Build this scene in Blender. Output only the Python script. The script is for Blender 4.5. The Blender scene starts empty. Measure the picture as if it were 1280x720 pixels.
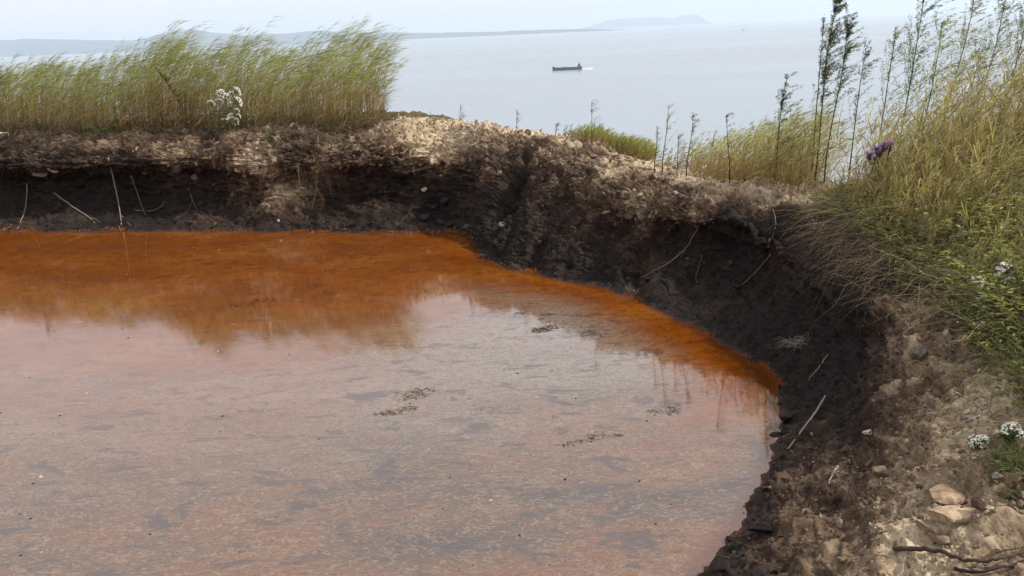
import bpy, math, random
import numpy as np
from mathutils import Vector, Matrix
from mathutils.bvhtree import BVHTree

random.seed(7)
rng = np.random.default_rng(7)
scene = bpy.context.scene
COL = scene.collection

# ------------------------------------------------------------------ camera
F = 1065.0                                    # focal length in pixels of the 1280-wide photo
CAM = np.array([0.0, 0.0, 2.2])
PITCH = math.atan(323.0 / F)
ROLL = math.radians(2.5)
_f = np.array([0, math.cos(PITCH), -math.sin(PITCH)])
_r0 = np.array([1.0, 0, 0]); _u0 = np.array([0, math.sin(PITCH), math.cos(PITCH)])
_r = math.cos(ROLL) * _r0 - math.sin(ROLL) * _u0
_u = math.cos(ROLL) * _u0 + math.sin(ROLL) * _r0
cd = bpy.data.cameras.new('camera'); cam = bpy.data.objects.new('camera', cd); COL.objects.link(cam)
cd.sensor_width = 36; cd.lens = 36 * F / 1280.0
cd.clip_start = 0.05; cd.clip_end = 90000
cam.matrix_world = Matrix(((_r[0], _u[0], -_f[0], CAM[0]), (_r[1], _u[1], -_f[1], CAM[1]),
                           (_r[2], _u[2], -_f[2], CAM[2]), (0, 0, 0, 1)))
scene.camera = cam

# ------------------------------------------------------------------ light and exposure
SUN_EL, SUN_AZ = math.radians(48), math.radians(98)      # azimuth clockwise from +Y (the view direction)
world = bpy.data.worlds.new('World'); scene.world = world; world.use_nodes = True
wn = world.node_tree.nodes; wl = world.node_tree.links
for n in list(wn): wn.remove(n)
sky = wn.new('ShaderNodeTexSky'); sky.sky_type = 'NISHITA'; sky.sun_disc = False
sky.sun_elevation = SUN_EL; sky.sun_rotation = SUN_AZ
sky.air_density = 1.0; sky.dust_density = 4.0; sky.ozone_density = 1.0; sky.altitude = 100
veil = wn.new('ShaderNodeMix'); veil.data_type = 'RGBA'
veil.inputs[0].default_value = 0.78                       # thin even overcast veil
veil.inputs[7].default_value = (15.2, 14.9, 15.5, 1)
wl.new(sky.outputs[0], veil.inputs[6])
bg = wn.new('ShaderNodeBackground'); bg.inputs[1].default_value = 0.08
wl.new(veil.outputs[2], bg.inputs[0])
wo = wn.new('ShaderNodeOutputWorld'); wl.new(bg.outputs[0], wo.inputs[0])
sd = bpy.data.lights.new('sun', 'SUN'); sd.energy = 4.4; sd.angle = math.radians(2); sd.color = (1.0, 0.95, 0.87)
sun = bpy.data.objects.new('sun', sd); COL.objects.link(sun)
sdir = Vector((math.sin(SUN_AZ) * math.cos(SUN_EL), math.cos(SUN_AZ) * math.cos(SUN_EL), math.sin(SUN_EL)))
sun.rotation_euler = sdir.to_track_quat('Z', 'Y').to_euler()
vs = scene.view_settings
vs.view_transform = 'Standard'; vs.look = 'None'; vs.exposure = 0.0; vs.gamma = 1.0; vs.use_curve_mapping = False
scene.render.engine = 'CYCLES'
cy = scene.cycles
cy.use_denoising = True
try: cy.denoiser = 'OPENIMAGEDENOISE'
except Exception: pass
cy.max_bounces = 6; cy.diffuse_bounces = 3; cy.glossy_bounces = 3; cy.transmission_bounces = 4
cy.transparent_max_bounces = 6; cy.volume_bounces = 1; cy.caustics_reflective = False; cy.caustics_refractive = False

# ------------------------------------------------------------------ projection helpers
def ray(px, py):
    d = _f + _r * ((px - 640) / F) + _u * ((360 - py) / F)
    return d / np.linalg.norm(d)
def at_z(px, py, z):
    d = ray(px, py); return CAM + d * ((z - CAM[2]) / d[2])
def project(P):
    v = P - CAM
    zc = v @ _f
    zs = np.where(np.abs(zc) < 1e-4, 1e-4, zc)
    return 640 + F * (v @ _r) / zs, 360 - F * (v @ _u) / zs, zc

# ------------------------------------------------------------------ noise
def _hash(ix, iy, iz, k=0):
    h = (ix * 374761393 + iy * 668265263 + iz * 2147483647 + k * 1274126177) & 0xFFFFFFFF
    h = ((h ^ (h >> 13)) * 1274126177) & 0xFFFFFFFF
    h = ((h ^ (h >> 16)) * 2246822519) & 0xFFFFFFFF
    return ((h ^ (h >> 15)) & 0xFFFFFF) / float(0xFFFFFF)
def vnoise(P):
    i = np.floor(P).astype(np.int64); f = P - i
    f = f * f * f * (f * (f * 6 - 15) + 10)
    x, y, z = i[:, 0], i[:, 1], i[:, 2]; out = 0
    for dx in (0, 1):
        wx = f[:, 0] if dx else 1 - f[:, 0]
        for dy in (0, 1):
            wy = f[:, 1] if dy else 1 - f[:, 1]
            for dz in (0, 1):
                wz = f[:, 2] if dz else 1 - f[:, 2]
                out = out + wx * wy * wz * _hash(x + dx, y + dy, z + dz)
    return out * 2 - 1
def fbm(P, octaves=4, gain=0.5):
    s = 0; a = 1.0; q = P.copy(); t = 0
    for k in range(octaves):
        s = s + a * vnoise(q); t += a
        a *= gain; q = q * 2.03 + 17.1
    return s / t
def worley(P):
    i = np.floor(P).astype(np.int64); f = P - i
    f1 = np.full(len(P), 9.0); f2 = np.full(len(P), 9.0); idv = np.zeros(len(P))
    for dx in (-1, 0, 1):
        for dy in (-1, 0, 1):
            for dz in (-1, 0, 1):
                cx, cy_, cz = i[:, 0] + dx, i[:, 1] + dy, i[:, 2] + dz
                ox = dx + _hash(cx, cy_, cz, 1) - f[:, 0]; oy = dy + _hash(cx, cy_, cz, 2) - f[:, 1]; oz = dz + _hash(cx, cy_, cz, 3) - f[:, 2]
                d = np.sqrt(ox * ox + oy * oy + oz * oz)
                near = d < f1
                f2 = np.where(near, f1, np.minimum(f2, d))
                idv = np.where(near, _hash(cx, cy_, cz, 4), idv)
                f1 = np.where(near, d, f1)
    return f1, f2, idv
def sstep(a, b, x):
    t = np.clip((x - a) / (b - a), 0, 1); return t * t * (3 - 2 * t)

# ------------------------------------------------------------------ mesh helpers
def mesh_np(name, V, Q=None, T=None, col=None, attrs=None, smooth=False, cname='Col'):
    V = np.asarray(V, dtype=np.float32)
    nq = 0 if Q is None else len(Q); nt = 0 if T is None else len(T)
    me = bpy.data.meshes.new(name)
    me.vertices.add(len(V)); me.vertices.foreach_set('co', V.ravel())
    loops = []
    if nq: loops.append(np.asarray(Q, dtype=np.int32).ravel())
    if nt: loops.append(np.asarray(T, dtype=np.int32).ravel())
    L = np.concatenate(loops)
    me.loops.add(len(L)); me.loops.foreach_set('vertex_index', L)
    me.polygons.add(nq + nt)
    st = np.concatenate([np.arange(nq) * 4, nq * 4 + np.arange(nt) * 3]).astype(np.int32)
    me.polygons.foreach_set('loop_start', st)
    me.polygons.foreach_set('use_smooth', np.full(nq + nt, smooth))
    me.update(calc_edges=True)
    if col is not None:
        c = np.ones((len(V), 4), dtype=np.float32); c[:, :3] = np.clip(col, 0, 1)
        a = me.attributes.new(cname, 'FLOAT_COLOR', 'POINT'); a.data.foreach_set('color', c.ravel())
    for k, v in (attrs or {}).items():
        a = me.attributes.new(k, 'FLOAT', 'POINT'); a.data.foreach_set('value', np.asarray(v, dtype=np.float32))
    return me
def link(name, me, mat=None, parent=None, loc=None, label=None, cat=None, group=None, kind=None):
    o = bpy.data.objects.new(name, me); COL.objects.link(o)
    if mat is not None and me is not None and len(me.materials) == 0: me.materials.append(mat)
    if parent is not None: o.parent = parent
    if loc is not None: o.location = loc
    if label: o['label'] = label
    if cat: o['category'] = cat
    if group: o['group'] = group
    if kind: o['kind'] = kind
    return o
class MB:
    def __init__(s): s.V = []; s.Q = []; s.T = []; s.C = []; s.n = 0
    def add(s, V, Q=None, T=None, C=(0.5, 0.5, 0.5)):
        V = np.asarray(V, dtype=float)
        if Q is not None and len(Q): s.Q.append(np.asarray(Q) + s.n)
        if T is not None and len(T): s.T.append(np.asarray(T) + s.n)
        C = np.asarray(C, dtype=float)
        if C.ndim == 1: C = np.tile(C, (len(V), 1))
        s.V.append(V); s.C.append(C); s.n += len(V)
    def mesh(s, name, origin=(0, 0, 0), smooth=False):
        return mesh_np(name, np.concatenate(s.V) - np.asarray(origin), np.concatenate(s.Q) if s.Q else None,
                       np.concatenate(s.T) if s.T else None, np.concatenate(s.C), smooth=smooth)
def norm(a): return a / np.maximum(np.linalg.norm(a, axis=-1, keepdims=True), 1e-9)
def ribbons(mb, base, d0, L, bend, w, c0, c1, seg=5, taper=1.6, wig=0.0, pw=2.0):
    """many leaf-like strips: path = base + d0*L*t + bend*L*t^pw"""
    N = len(base); t = np.linspace(0, 1, seg + 1)
    L = np.broadcast_to(L, (N,)); w = np.broadcast_to(w, (N,)); bend = np.broadcast_to(bend, (N, 3)); d0 = np.broadcast_to(d0, (N, 3))
    P = base[:, None, :] + d0[:, None, :] * (L[:, None] * t)[:, :, None] + bend[:, None, :] * (L[:, None] * t ** pw)[:, :, None]
    if wig: P[:, 1:] += rng.normal(0, 1, (N, seg, 3)) * (wig * L)[:, None, None]
    side = norm(np.cross(d0, rng.normal(0, 1, (N, 3))))
    wt = (1 - t ** taper * 0.92)
    off = side[:, None, :] * (w[:, None] * wt)[:, :, None] * 0.5
    V = np.stack([P - off, P + off], axis=2).reshape(-1, 3)
    k = np.arange(seg) * 2
    q = np.stack([k, k + 1, k + 3, k + 2], axis=1)
    Q = (q[None] + (np.arange(N) * (seg + 1) * 2)[:, None, None]).reshape(-1, 4)
    c0 = np.broadcast_to(c0, (N, 3)); c1 = np.broadcast_to(c1, (N, 3))
    C = c0[:, None, :] * (1 - t)[None, :, None] + c1[:, None, :] * t[None, :, None]
    mb.add(V, Q, None, np.repeat(C, 2, axis=1).reshape(-1, 3))
    return P
def leaves(mb, base, d0, L, w, c, droop=0.3):
    """oval leaves: 4 cross-rows of 2 verts"""
    N = len(base); t = np.array([0, 0.35, 0.7, 1.0]); ww = np.array([0.15, 1.0, 0.75, 0.05])
    L = np.broadcast_to(L, (N,)); w = np.broadcast_to(w, (N,))
    g = np.array([0, 0, -1.0])
    P = base[:, None] + d0[:, None] * (L[:, None] * t)[:, :, None] + g * (L[:, None] * t ** 2 * droop)[:, :, None]
    side = norm(np.cross(d0, rng.normal(0, 0.5, (N, 3)) + np.array([0, 0, 1.0])))
    off = side[:, None] * (w[:, None] * ww)[:, :, None] * 0.5
    V = np.stack([P - off, P + off], axis=2).reshape(-1, 3)
    k = np.arange(3) * 2
    q = np.stack([k, k + 1, k + 3, k + 2], axis=1)
    Q = (q[None] + (np.arange(N) * 8)[:, None, None]).reshape(-1, 4)
    c = np.broadcast_to(c, (N, 3))
    mb.add(V, Q, None, np.repeat(c, 8, axis=0))
def tube(mb, pts, rad, sides=5, c=(0.3, 0.25, 0.2), cap=True):
    pts = np.asarray(pts, dtype=float); n = len(pts)
    rad = np.broadcast_to(rad, (n,))
    tan = norm(np.gradient(pts, axis=0))
    ref = np.array([0.31, 0.2, 0.93]) if abs(tan[0][2]) < 0.8 else np.array([0.9, 0.3, 0.1])
    a = norm(np.cross(tan, ref)); b = np.cross(tan, a)
    th = np.arange(sides) * 2 * math.pi / sides
    V = pts[:, None] + rad[:, None, None] * (a[:, None] * np.cos(th)[None, :, None] + b[:, None] * np.sin(th)[None, :, None])
    Q = []
    for i in range(n - 1):
        for j in range(sides):
            k = (j + 1) % sides
            Q.append((i * sides + j, i * sides + k, (i + 1) * sides + k, (i + 1) * sides + j))
    V = V.reshape(-1, 3); T = []
    if cap:
        V = np.vstack([V, pts[0], pts[-1]])
        for j in range(sides):
            k = (j + 1) % sides
            T.append((n * sides, k, j)); T.append((n * sides + 1, (n - 1) * sides + j, (n - 1) * sides + k))
    mb.add(V, Q, T if T else None, c)

# ------------------------------------------------------------------ materials
def new_mat(name):
    m = bpy.data.materials.new(name); m.use_nodes = True
    nt = m.node_tree
    for n in list(nt.nodes): nt.nodes.remove(n)
    out = nt.nodes.new('ShaderNodeOutputMaterial')
    return m, nt, out
def N(nt, typ, **kw):
    n = nt.nodes.new(typ)
    for k, v in kw.items():
        if isinstance(k, str) and hasattr(n, k): setattr(n, k, v)
    return n
def ramp(nt, fac, stops):
    r = nt.nodes.new('ShaderNodeValToRGB'); e = r.color_ramp.elements
    while len(e) < len(stops): e.new(0.5)
    for i, (p, c) in enumerate(stops):
        e[i].position = p; e[i].color = (*c, 1) if len(c) == 3 else c
    nt.links.new(fac, r.inputs[0]); return r
def noise_tex(nt, vec, scale, detail=4, rough=0.55, dist=0.0):
    n = nt.nodes.new('ShaderNodeTexNoise'); n.inputs['Scale'].default_value = scale
    n.inputs['Detail'].default_value = detail; n.inputs['Roughness'].default_value = rough; n.inputs['Distortion'].default_value = dist
    if vec is not None: nt.links.new(vec, n.inputs['Vector'])
    return n
def mixc(nt, fac, a, b, mode='MIX'):
    m = nt.nodes.new('ShaderNodeMix'); m.data_type = 'RGBA'; m.blend_type = mode
    for s, v in ((0, fac), (6, a), (7, b)):
        if isinstance(v, (int, float)): m.inputs[s].default_value = v
        elif isinstance(v, tuple): m.inputs[s].default_value = (*v, 1) if len(v) == 3 else v
        else: nt.links.new(v, m.inputs[s])
    return m.outputs[2]
def math_n(nt, op, a, b=None, c=None, clamp=False):
    m = nt.nodes.new('ShaderNodeMath'); m.operation = op; m.use_clamp = clamp
    for i, v in enumerate((a, b, c)):
        if v is None: continue
        if isinstance(v, (int, float)): m.inputs[i].default_value = v
        else: nt.links.new(v, m.inputs[i])
    return m.outputs[0]
def maprange(nt, v, a, b, c=0.0, d=1.0, smooth=True):
    m = nt.nodes.new('ShaderNodeMapRange'); m.interpolation_type = 'SMOOTHSTEP' if smooth else 'LINEAR'
    nt.links.new(v, m.inputs[0])
    for i, x in enumerate((a, b, c, d)): m.inputs[i + 1].default_value = x
    return m.outputs[0]

def soil_material():
    m, nt, out = new_mat('bank_soil')
    geo = nt.nodes.new('ShaderNodeTexCoord').outputs['Object']
    at = nt.nodes.new('ShaderNodeAttribute'); at.attribute_name = 'dry'
    wt = nt.nodes.new('ShaderNodeAttribute'); wt.attribute_name = 'green'
    n1 = noise_tex(nt, geo, 9, 8, 0.7); n2 = noise_tex(nt, geo, 55, 5, 0.7); n3 = noise_tex(nt, geo, 2.2, 4, 0.6)
    k = math_n(nt, 'ADD', at.outputs['Fac'], math_n(nt, 'MULTIPLY_ADD', n1.outputs[0], 0.75, -0.375))
    k = math_n(nt, 'ADD', k, math_n(nt, 'MULTIPLY_ADD', n2.outputs[0], 0.60, -0.30))
    r = ramp(nt, k, [(0.0, (0.012, 0.0088, 0.0076)), (0.16, (0.022, 0.0155, 0.0125)), (0.36, (0.055, 0.037, 0.027)),
                     (0.56, (0.130, 0.091, 0.062)), (0.76, (0.28, 0.215, 0.142)), (1.0, (0.54, 0.45, 0.31))])
    c = mixc(nt, math_n(nt, 'MULTIPLY', n3.outputs[0], 0.5), r.outputs[0], (1.05, 0.90, 0.78), 'MULTIPLY')
    gs = nt.nodes.new('ShaderNodeSeparateXYZ'); nt.links.new(geo, gs.inputs[0])
    zz = math_n(nt, 'ADD', gs.outputs[2], math_n(nt, 'MULTIPLY_ADD', n1.outputs[0], -0.06, 0.03))
    c = mixc(nt, maprange(nt, zz, 0.002, 0.018, 0.5, 0), c, (0.10, 0.034, 0.012))
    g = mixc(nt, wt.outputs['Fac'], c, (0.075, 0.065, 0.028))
    b = nt.nodes.new('ShaderNodeBsdfPrincipled')
    nt.links.new(g, b.inputs['Base Color'])
    nt.links.new(maprange(nt, at.outputs['Fac'], 0.05, 0.45, 0.75, 0.95), b.inputs['Roughness'])
    nt.links.new(maprange(nt, at.outputs['Fac'], 0.05, 0.5, 0.22, 0.12), b.inputs['Specular IOR Level'])
    n5 = noise_tex(nt, geo, 130, 4, 0.7)
    h = math_n(nt, 'ADD', math_n(nt, 'MULTIPLY', n1.outputs[0], 0.6), math_n(nt, 'MULTIPLY', n2.outputs[0], 0.35))
    h = math_n(nt, 'ADD', h, math_n(nt, 'MULTIPLY', n5.outputs[0], 0.15))
    bp = nt.nodes.new('ShaderNodeBump'); bp.inputs['Strength'].default_value = 0.9; bp.inputs['Distance'].default_value = 0.03
    nt.links.new(h, bp.inputs['Height']); nt.links.new(bp.outputs[0], b.inputs['Normal'])
    nt.links.new(b.outputs[0], out.inputs[0]); return m

def stone_material():
    m, nt, out = new_mat('stone')
    geo = nt.nodes.new('ShaderNodeTexCoord').outputs['Object']
    at = nt.nodes.new('ShaderNodeAttribute'); at.attribute_name = 'Col'
    n1 = noise_tex(nt, geo, 30, 6, 0.7); n2 = noise_tex(nt, geo, 120, 3, 0.6)
    c = mixc(nt, 1.0, at.outputs['Color'], ramp(nt, n1.outputs[0], [(0.3, (0.38, 0.33, 0.29)), (0.6, (1.15, 1.1, 1.05))]).outputs[0], 'MULTIPLY')
    b = nt.nodes.new('ShaderNodeBsdfPrincipled'); nt.links.new(c, b.inputs['Base Color'])
    b.inputs['Roughness'].default_value = 0.9; b.inputs['Specular IOR Level'].default_value = 0.2
    bp = nt.nodes.new('ShaderNodeBump'); bp.inputs['Strength'].default_value = 0.6; bp.inputs['Distance'].default_value = 0.008
    nt.links.new(math_n(nt, 'ADD', n1.outputs[0], n2.outputs[0]), bp.inputs['Height']); nt.links.new(bp.outputs[0], b.inputs['Normal'])
    nt.links.new(b.outputs[0], out.inputs[0]); return m

def leaf_material(name, trans=0.45, rough=0.6):
    m, nt, out = new_mat(name)
    at = nt.nodes.new('ShaderNodeAttribute'); at.attribute_name = 'Col'
    geo = nt.nodes.new('ShaderNodeTexCoord').outputs['Object']
    n1 = noise_tex(nt, geo, 40, 2, 0.5)
    c = mixc(nt, 1.0, at.outputs['Color'], ramp(nt, n1.outputs[0], [(0.3, (0.75, 0.75, 0.75)), (0.7, (1.15, 1.15, 1.1))]).outputs[0], 'MULTIPLY')
    b = nt.nodes.new('ShaderNodeBsdfPrincipled'); nt.links.new(c, b.inputs['Base Color'])
    b.inputs['Roughness'].default_value = rough; b.inputs['Specular IOR Level'].default_value = 0.25
    tr = nt.nodes.new('ShaderNodeBsdfTranslucent'); nt.links.new(c, tr.inputs[0])
    mx = nt.nodes.new('ShaderNodeMixShader'); mx.inputs[0].default_value = trans
    nt.links.new(b.outputs[0], mx.inputs[1]); nt.links.new(tr.outputs[0], mx.inputs[2])
    nt.links.new(mx.outputs[0], out.inputs[0]); return m

def plain_material(name, color, rough=0.7, spec=0.3, nscale=None, bump=0.0, attr=False):
    m, nt, out = new_mat(name)
    b = nt.nodes.new('ShaderNodeBsdfPrincipled')
    geo = nt.nodes.new('ShaderNodeTexCoord').outputs['Object']
    n1 = noise_tex(nt, geo, nscale or 20, 5, 0.6)
    src = color
    if attr:
        at = nt.nodes.new('ShaderNodeAttribute'); at.attribute_name = 'Col'; src = at.outputs['Color']
    c = mixc(nt, 1.0, src, ramp(nt, n1.outputs[0], [(0.3, (0.7, 0.7, 0.7)), (0.7, (1.2, 1.2, 1.2))]).outputs[0], 'MULTIPLY')
    nt.links.new(c, b.inputs['Base Color'])
    b.inputs['Roughness'].default_value = rough; b.inputs['Specular IOR Level'].default_value = spec
    if bump:
        bp = nt.nodes.new('ShaderNodeBump'); bp.inputs['Strength'].default_value = 0.7; bp.inputs['Distance'].default_value = bump
        nt.links.new(n1.outputs[0], bp.inputs['Height']); nt.links.new(bp.outputs[0], b.inputs['Normal'])
    nt.links.new(b.outputs[0], out.inputs[0]); return m

def pond_material():
    m, nt, out = new_mat('pond_water')
    co = nt.nodes.new('ShaderNodeTexCoord').outputs['Object']
    sep = nt.nodes.new('ShaderNodeSeparateXYZ'); nt.links.new(co, sep.inputs[0])
    mp = nt.nodes.new('ShaderNodeMapping'); nt.links.new(co, mp.inputs[0]); mp.inputs['Scale'].default_value = (0.8, 1.7, 1)
    mp.inputs['Rotation'].default_value = (0, 0, 0.25)
    v = mp.outputs[0]
    # rust-coloured water with cloudy flocs
    n0 = noise_tex(nt, v, 0.9, 6, 0.6); n1 = noise_tex(nt, v, 7, 8, 0.8, 0.6); n2 = noise_tex(nt, v, 22, 4, 0.75, 0.5)
    orange = ramp(nt, n0.outputs[0], [(0.3, (0.125, 0.030, 0.003)), (0.5, (0.18, 0.048, 0.004)), (0.7, (0.215, 0.072, 0.008))]).outputs[0]
    orange = mixc(nt, maprange(nt, n1.outputs[0], 0.48, 0.60, 0, 0.75), orange, (0.075, 0.022, 0.004))
    orange = mixc(nt, maprange(nt, n2.outputs[0], 0.56, 0.66, 0, 0.8), orange, (0.035, 0.013, 0.006))
    orange = mixc(nt, maprange(nt, noise_tex(nt, v, 5, 6, 0.75, 0.9).outputs[0], 0.62, 0.69, 0, 0.7), orange, (0.30, 0.15, 0.06))
    # scum film: pinkish skin with curly wrinkles, bare grey patches
    n3 = noise_tex(nt, v, 0.75, 5, 0.6, 0.3); n4 = noise_tex(nt, v, 2.6, 6, 0.62, 0.8); n5 = noise_tex(nt, v, 10, 2.5, 0.55, 1.8)
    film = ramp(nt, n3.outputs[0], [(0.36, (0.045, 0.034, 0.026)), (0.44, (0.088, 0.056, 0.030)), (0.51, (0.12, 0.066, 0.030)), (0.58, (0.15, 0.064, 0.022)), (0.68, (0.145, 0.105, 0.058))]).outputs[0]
    film = mixc(nt, maprange(nt, math_n(nt, 'ADD', sep.outputs[1], math_n(nt, 'MULTIPLY_ADD', n0.outputs[0], 2.4, -1.2)), 3.6, 6.0), film, (0.20, 0.172, 0.138))  # paler farther out: part of the sky's reflection put into the colour
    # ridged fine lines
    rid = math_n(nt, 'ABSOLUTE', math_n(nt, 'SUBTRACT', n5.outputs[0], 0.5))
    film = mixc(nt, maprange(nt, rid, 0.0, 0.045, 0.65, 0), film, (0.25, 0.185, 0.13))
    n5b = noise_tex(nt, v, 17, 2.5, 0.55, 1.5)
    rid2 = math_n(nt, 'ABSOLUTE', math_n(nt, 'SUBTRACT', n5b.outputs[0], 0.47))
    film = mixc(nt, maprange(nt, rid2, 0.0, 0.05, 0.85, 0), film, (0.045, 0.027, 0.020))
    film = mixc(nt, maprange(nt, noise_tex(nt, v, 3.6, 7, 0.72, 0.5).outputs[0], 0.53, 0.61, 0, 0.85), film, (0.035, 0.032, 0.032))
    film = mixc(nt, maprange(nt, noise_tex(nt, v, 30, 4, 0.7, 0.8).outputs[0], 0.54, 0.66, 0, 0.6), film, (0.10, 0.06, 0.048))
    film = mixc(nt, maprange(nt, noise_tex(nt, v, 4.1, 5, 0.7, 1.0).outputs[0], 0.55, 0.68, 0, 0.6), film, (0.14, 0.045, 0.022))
    # scum film gathers near; its cover also paints in the sky and bank reflections
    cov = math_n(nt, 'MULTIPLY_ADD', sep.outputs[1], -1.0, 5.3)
    cov = math_n(nt, 'ADD', cov, maprange(nt, sep.outputs[0], -1.6, 0.3, 0.0, 2.2))  # extra pale cover on the right, painted where open sky is mirrored
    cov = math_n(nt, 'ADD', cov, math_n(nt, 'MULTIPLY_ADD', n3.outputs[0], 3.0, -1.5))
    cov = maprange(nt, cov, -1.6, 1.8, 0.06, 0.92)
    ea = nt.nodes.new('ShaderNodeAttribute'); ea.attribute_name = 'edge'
    er = math_n(nt, 'MAXIMUM', maprange(nt, math_n(nt, 'ADD', ea.outputs['Fac'], math_n(nt, 'MULTIPLY_ADD', n4.outputs[0], .5, -.25)), 0.20, 0.80), maprange(nt, sep.outputs[1], 4.8, 4.0))  # cover held off the shore, painting the orange strip of the bank's reflection
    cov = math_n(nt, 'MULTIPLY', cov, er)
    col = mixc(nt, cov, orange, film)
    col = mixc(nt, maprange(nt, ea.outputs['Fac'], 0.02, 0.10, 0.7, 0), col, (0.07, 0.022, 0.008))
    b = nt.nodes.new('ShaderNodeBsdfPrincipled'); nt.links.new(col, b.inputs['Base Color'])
    b.inputs['IOR'].default_value = 1.98
    rr = math_n(nt, 'MULTIPLY_ADD', n4.outputs[0], 0.04, 0.005)
    nt.links.new(rr, b.inputs['Roughness'])
    bp = nt.nodes.new('ShaderNodeBump'); bp.inputs['Strength'].default_value = 0.15; bp.inputs['Distance'].default_value = 0.001
    nt.links.new(math_n(nt, 'ADD', n5.outputs[0], n5b.outputs[0]), bp.inputs['Height']); nt.links.new(bp.outputs[0], b.inputs['Normal'])
    nt.links.new(b.outputs[0], out.inputs[0]); return m

def sea_material():
    m, nt, out = new_mat('sea_water')
    co = nt.nodes.new('ShaderNodeTexCoord').outputs['Object']
    mp = nt.nodes.new('ShaderNodeMapping'); nt.links.new(co, mp.inputs[0]); mp.inputs['Scale'].default_value = (0.0006, 0.0022, 1)
    n0 = noise_tex(nt, mp.outputs[0], 1.0, 4, 0.6, 0.4)
    n1 = noise_tex(nt, co, 0.12, 5, 0.65)
    b = nt.nodes.new('ShaderNodeBsdfPrincipled')
    nt.links.new(ramp(nt, n0.outputs[0], [(0.35, (0.20, 0.25, 0.28)), (0.65, (0.27, 0.30, 0.33))]).outputs[0], b.inputs['Base Color'])
    b.inputs['IOR'].default_value = 1.333
    nt.links.new(maprange(nt, n0.outputs[0], 0.35, 0.7, 0.22, 0.4), b.inputs['Roughness'])
    bp = nt.nodes.new('ShaderNodeBump'); bp.inputs['Strength'].default_value = 0.25; bp.inputs['Distance'].default_value = 1.0
    nt.links.new(n1.outputs[0], bp.inputs['Height']); nt.links.new(bp.outputs[0], b.inputs['Normal'])
    nt.links.new(b.outputs[0], out.inputs[0]); return m

M_SOIL = soil_material(); M_STONE = stone_material(); M_LEAF = leaf_material('leaf'); M_STRAW = leaf_material('straw', 0.3)
M_POND = pond_material(); M_SEA = sea_material()
M_WOOD = plain_material('dead_wood', (0.3, 0.25, 0.2), 0.85, 0.2, 60, 0.003, attr=True)
M_HULL = plain_material('ship_paint', (0.03, 0.035, 0.05), 0.6, 0.3, 0.2, attr=True)
M_HILL = plain_material('far_hill', (0.045, 0.06, 0.055), 1.0, 0.0, 0.002)

# ------------------------------------------------------------------ terrain: the bank as one lofted sheet
ST = [  # waterline px,py ; crest px,py,z ; profile (1 undercut wall .. 0 even slope)
    ((-330, 277), (-330, 178, 1.05), 1), ((-120, 284), (-120, 172, 1.05), 1), ((40, 290), (40, 170, 1.06), 1),
    ((250, 289), (250, 167, 1.08), 1), ((430, 291), (430, 163, 1.10), 0.9), ((574, 293), (545, 153, 1.12), 0.5),
    ((606, 327), (640, 163, 1.08), 0.0), ((680, 345), (750, 186, 0.98), 0.15), ((780, 368), (850, 223, 0.86), 0.7),
    ((870, 410), (985, 251, 0.80), 1.0), ((938, 455), (1090, 300, 0.78), 0.5), ((975, 503), (1190, 385, 0.70), 0.2),
    ((966, 565), (1260, 470, 0.66), 0.0), ((930, 650), (1330, 570, 0.62), 0.0), ((875, 720), (1420, 700, 0.62), 0.0)]
W = [at_z(*s[0], 0.0) for s in ST]; C = [at_z(s[1][0], s[1][1], s[1][2]) for s in ST]; PR = [s[2] for s in ST]
for w, c in (((.35, 2.1), (1.15, 1.0, .6)), ((-.7, 1.55), (-.2, .45, .6)), ((-2.5, 1.2), (-2.5, .2, .6)),
             ((-5.5, 1.6), (-6, .6, .7)), ((-9, 3.5), (-10, 3, .8)), ((-10.2, 6.8), (-11.2, 7, 1.0))):
    W.append(np.array([*w, 0.0])); C.append(np.array(c, dtype=float)); PR.append(0.4)
W = np.array(W); C = np.array(C); PR = np.array(PR, dtype=float); M = len(W)
steep = np.array([[0, 0], [.25, .06], [.60, .20], [.70, .50], [.52, .68], [.66, .88], [1, 1]])
slope = np.array([[0, 0], [.13, .15], [.30, .34], [.47, .55], [.63, .74], [.80, .90], [1, 1]])
CEN = np.array([-3.5, 5.8, 0])
outd = C - CEN; outd[:, 2] = 0; outd = norm(outd)
D = [0.45, 1.2, 2.6, 6, 15, 40, 160]
ZL = [0.03, 0.02, -0.12, -1.6, -8, -30, -106]; ZM = [-0.12, -0.5, -1.3, -3.5, -9, -30, -106]
ZC = [0.05, 0.12, 0.22, 0.0, -5, -28, -106]; ZR = [0.08, 0.22, 0.45, 0.65, -1.5, -20, -106]; ZB = [0.02, 0.05, 0.1, 0.15, 0, -1, -6]
zsets = [ZL] * 5 + [[(a + b) / 2 for a, b in zip(ZL, ZM)]] + [ZM] * 3 + [ZC] + [ZR] * 5 + [ZB] * 4 + [ZL] * 2
rows = []
dirin = norm((W - C) * np.array([1, 1, 0]))
rows.append(W + dirin * 0.5 + np.array([0, 0, -0.22]))
for k in range(7):
    p = steep[k] * PR[:, None] + slope[k] * (1 - PR[:, None])
    R = W + (C - W) * p[:, :1]; R[:, 2] = C[:, 2] * p[:, 1]; rows.append(R)
for j, d in enumerate(D):
    R = C + outd * d; R[:, 2] = C[:, 2] + np.array([z[j] for z in zsets]); rows.append(R)
CP = np.stack(rows, axis=1)                               # stations x rows x 3
K = CP.shape[1]; CREST = 7
def cr(p0, p1, p2, p3, t):
    return 0.5 * (2 * p1 + (p2 - p0) * t + (2 * p0 - 5 * p1 + 4 * p2 - p3) * t * t + (3 * p1 - p0 - 3 * p2 + p3) * t ** 3)
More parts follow.
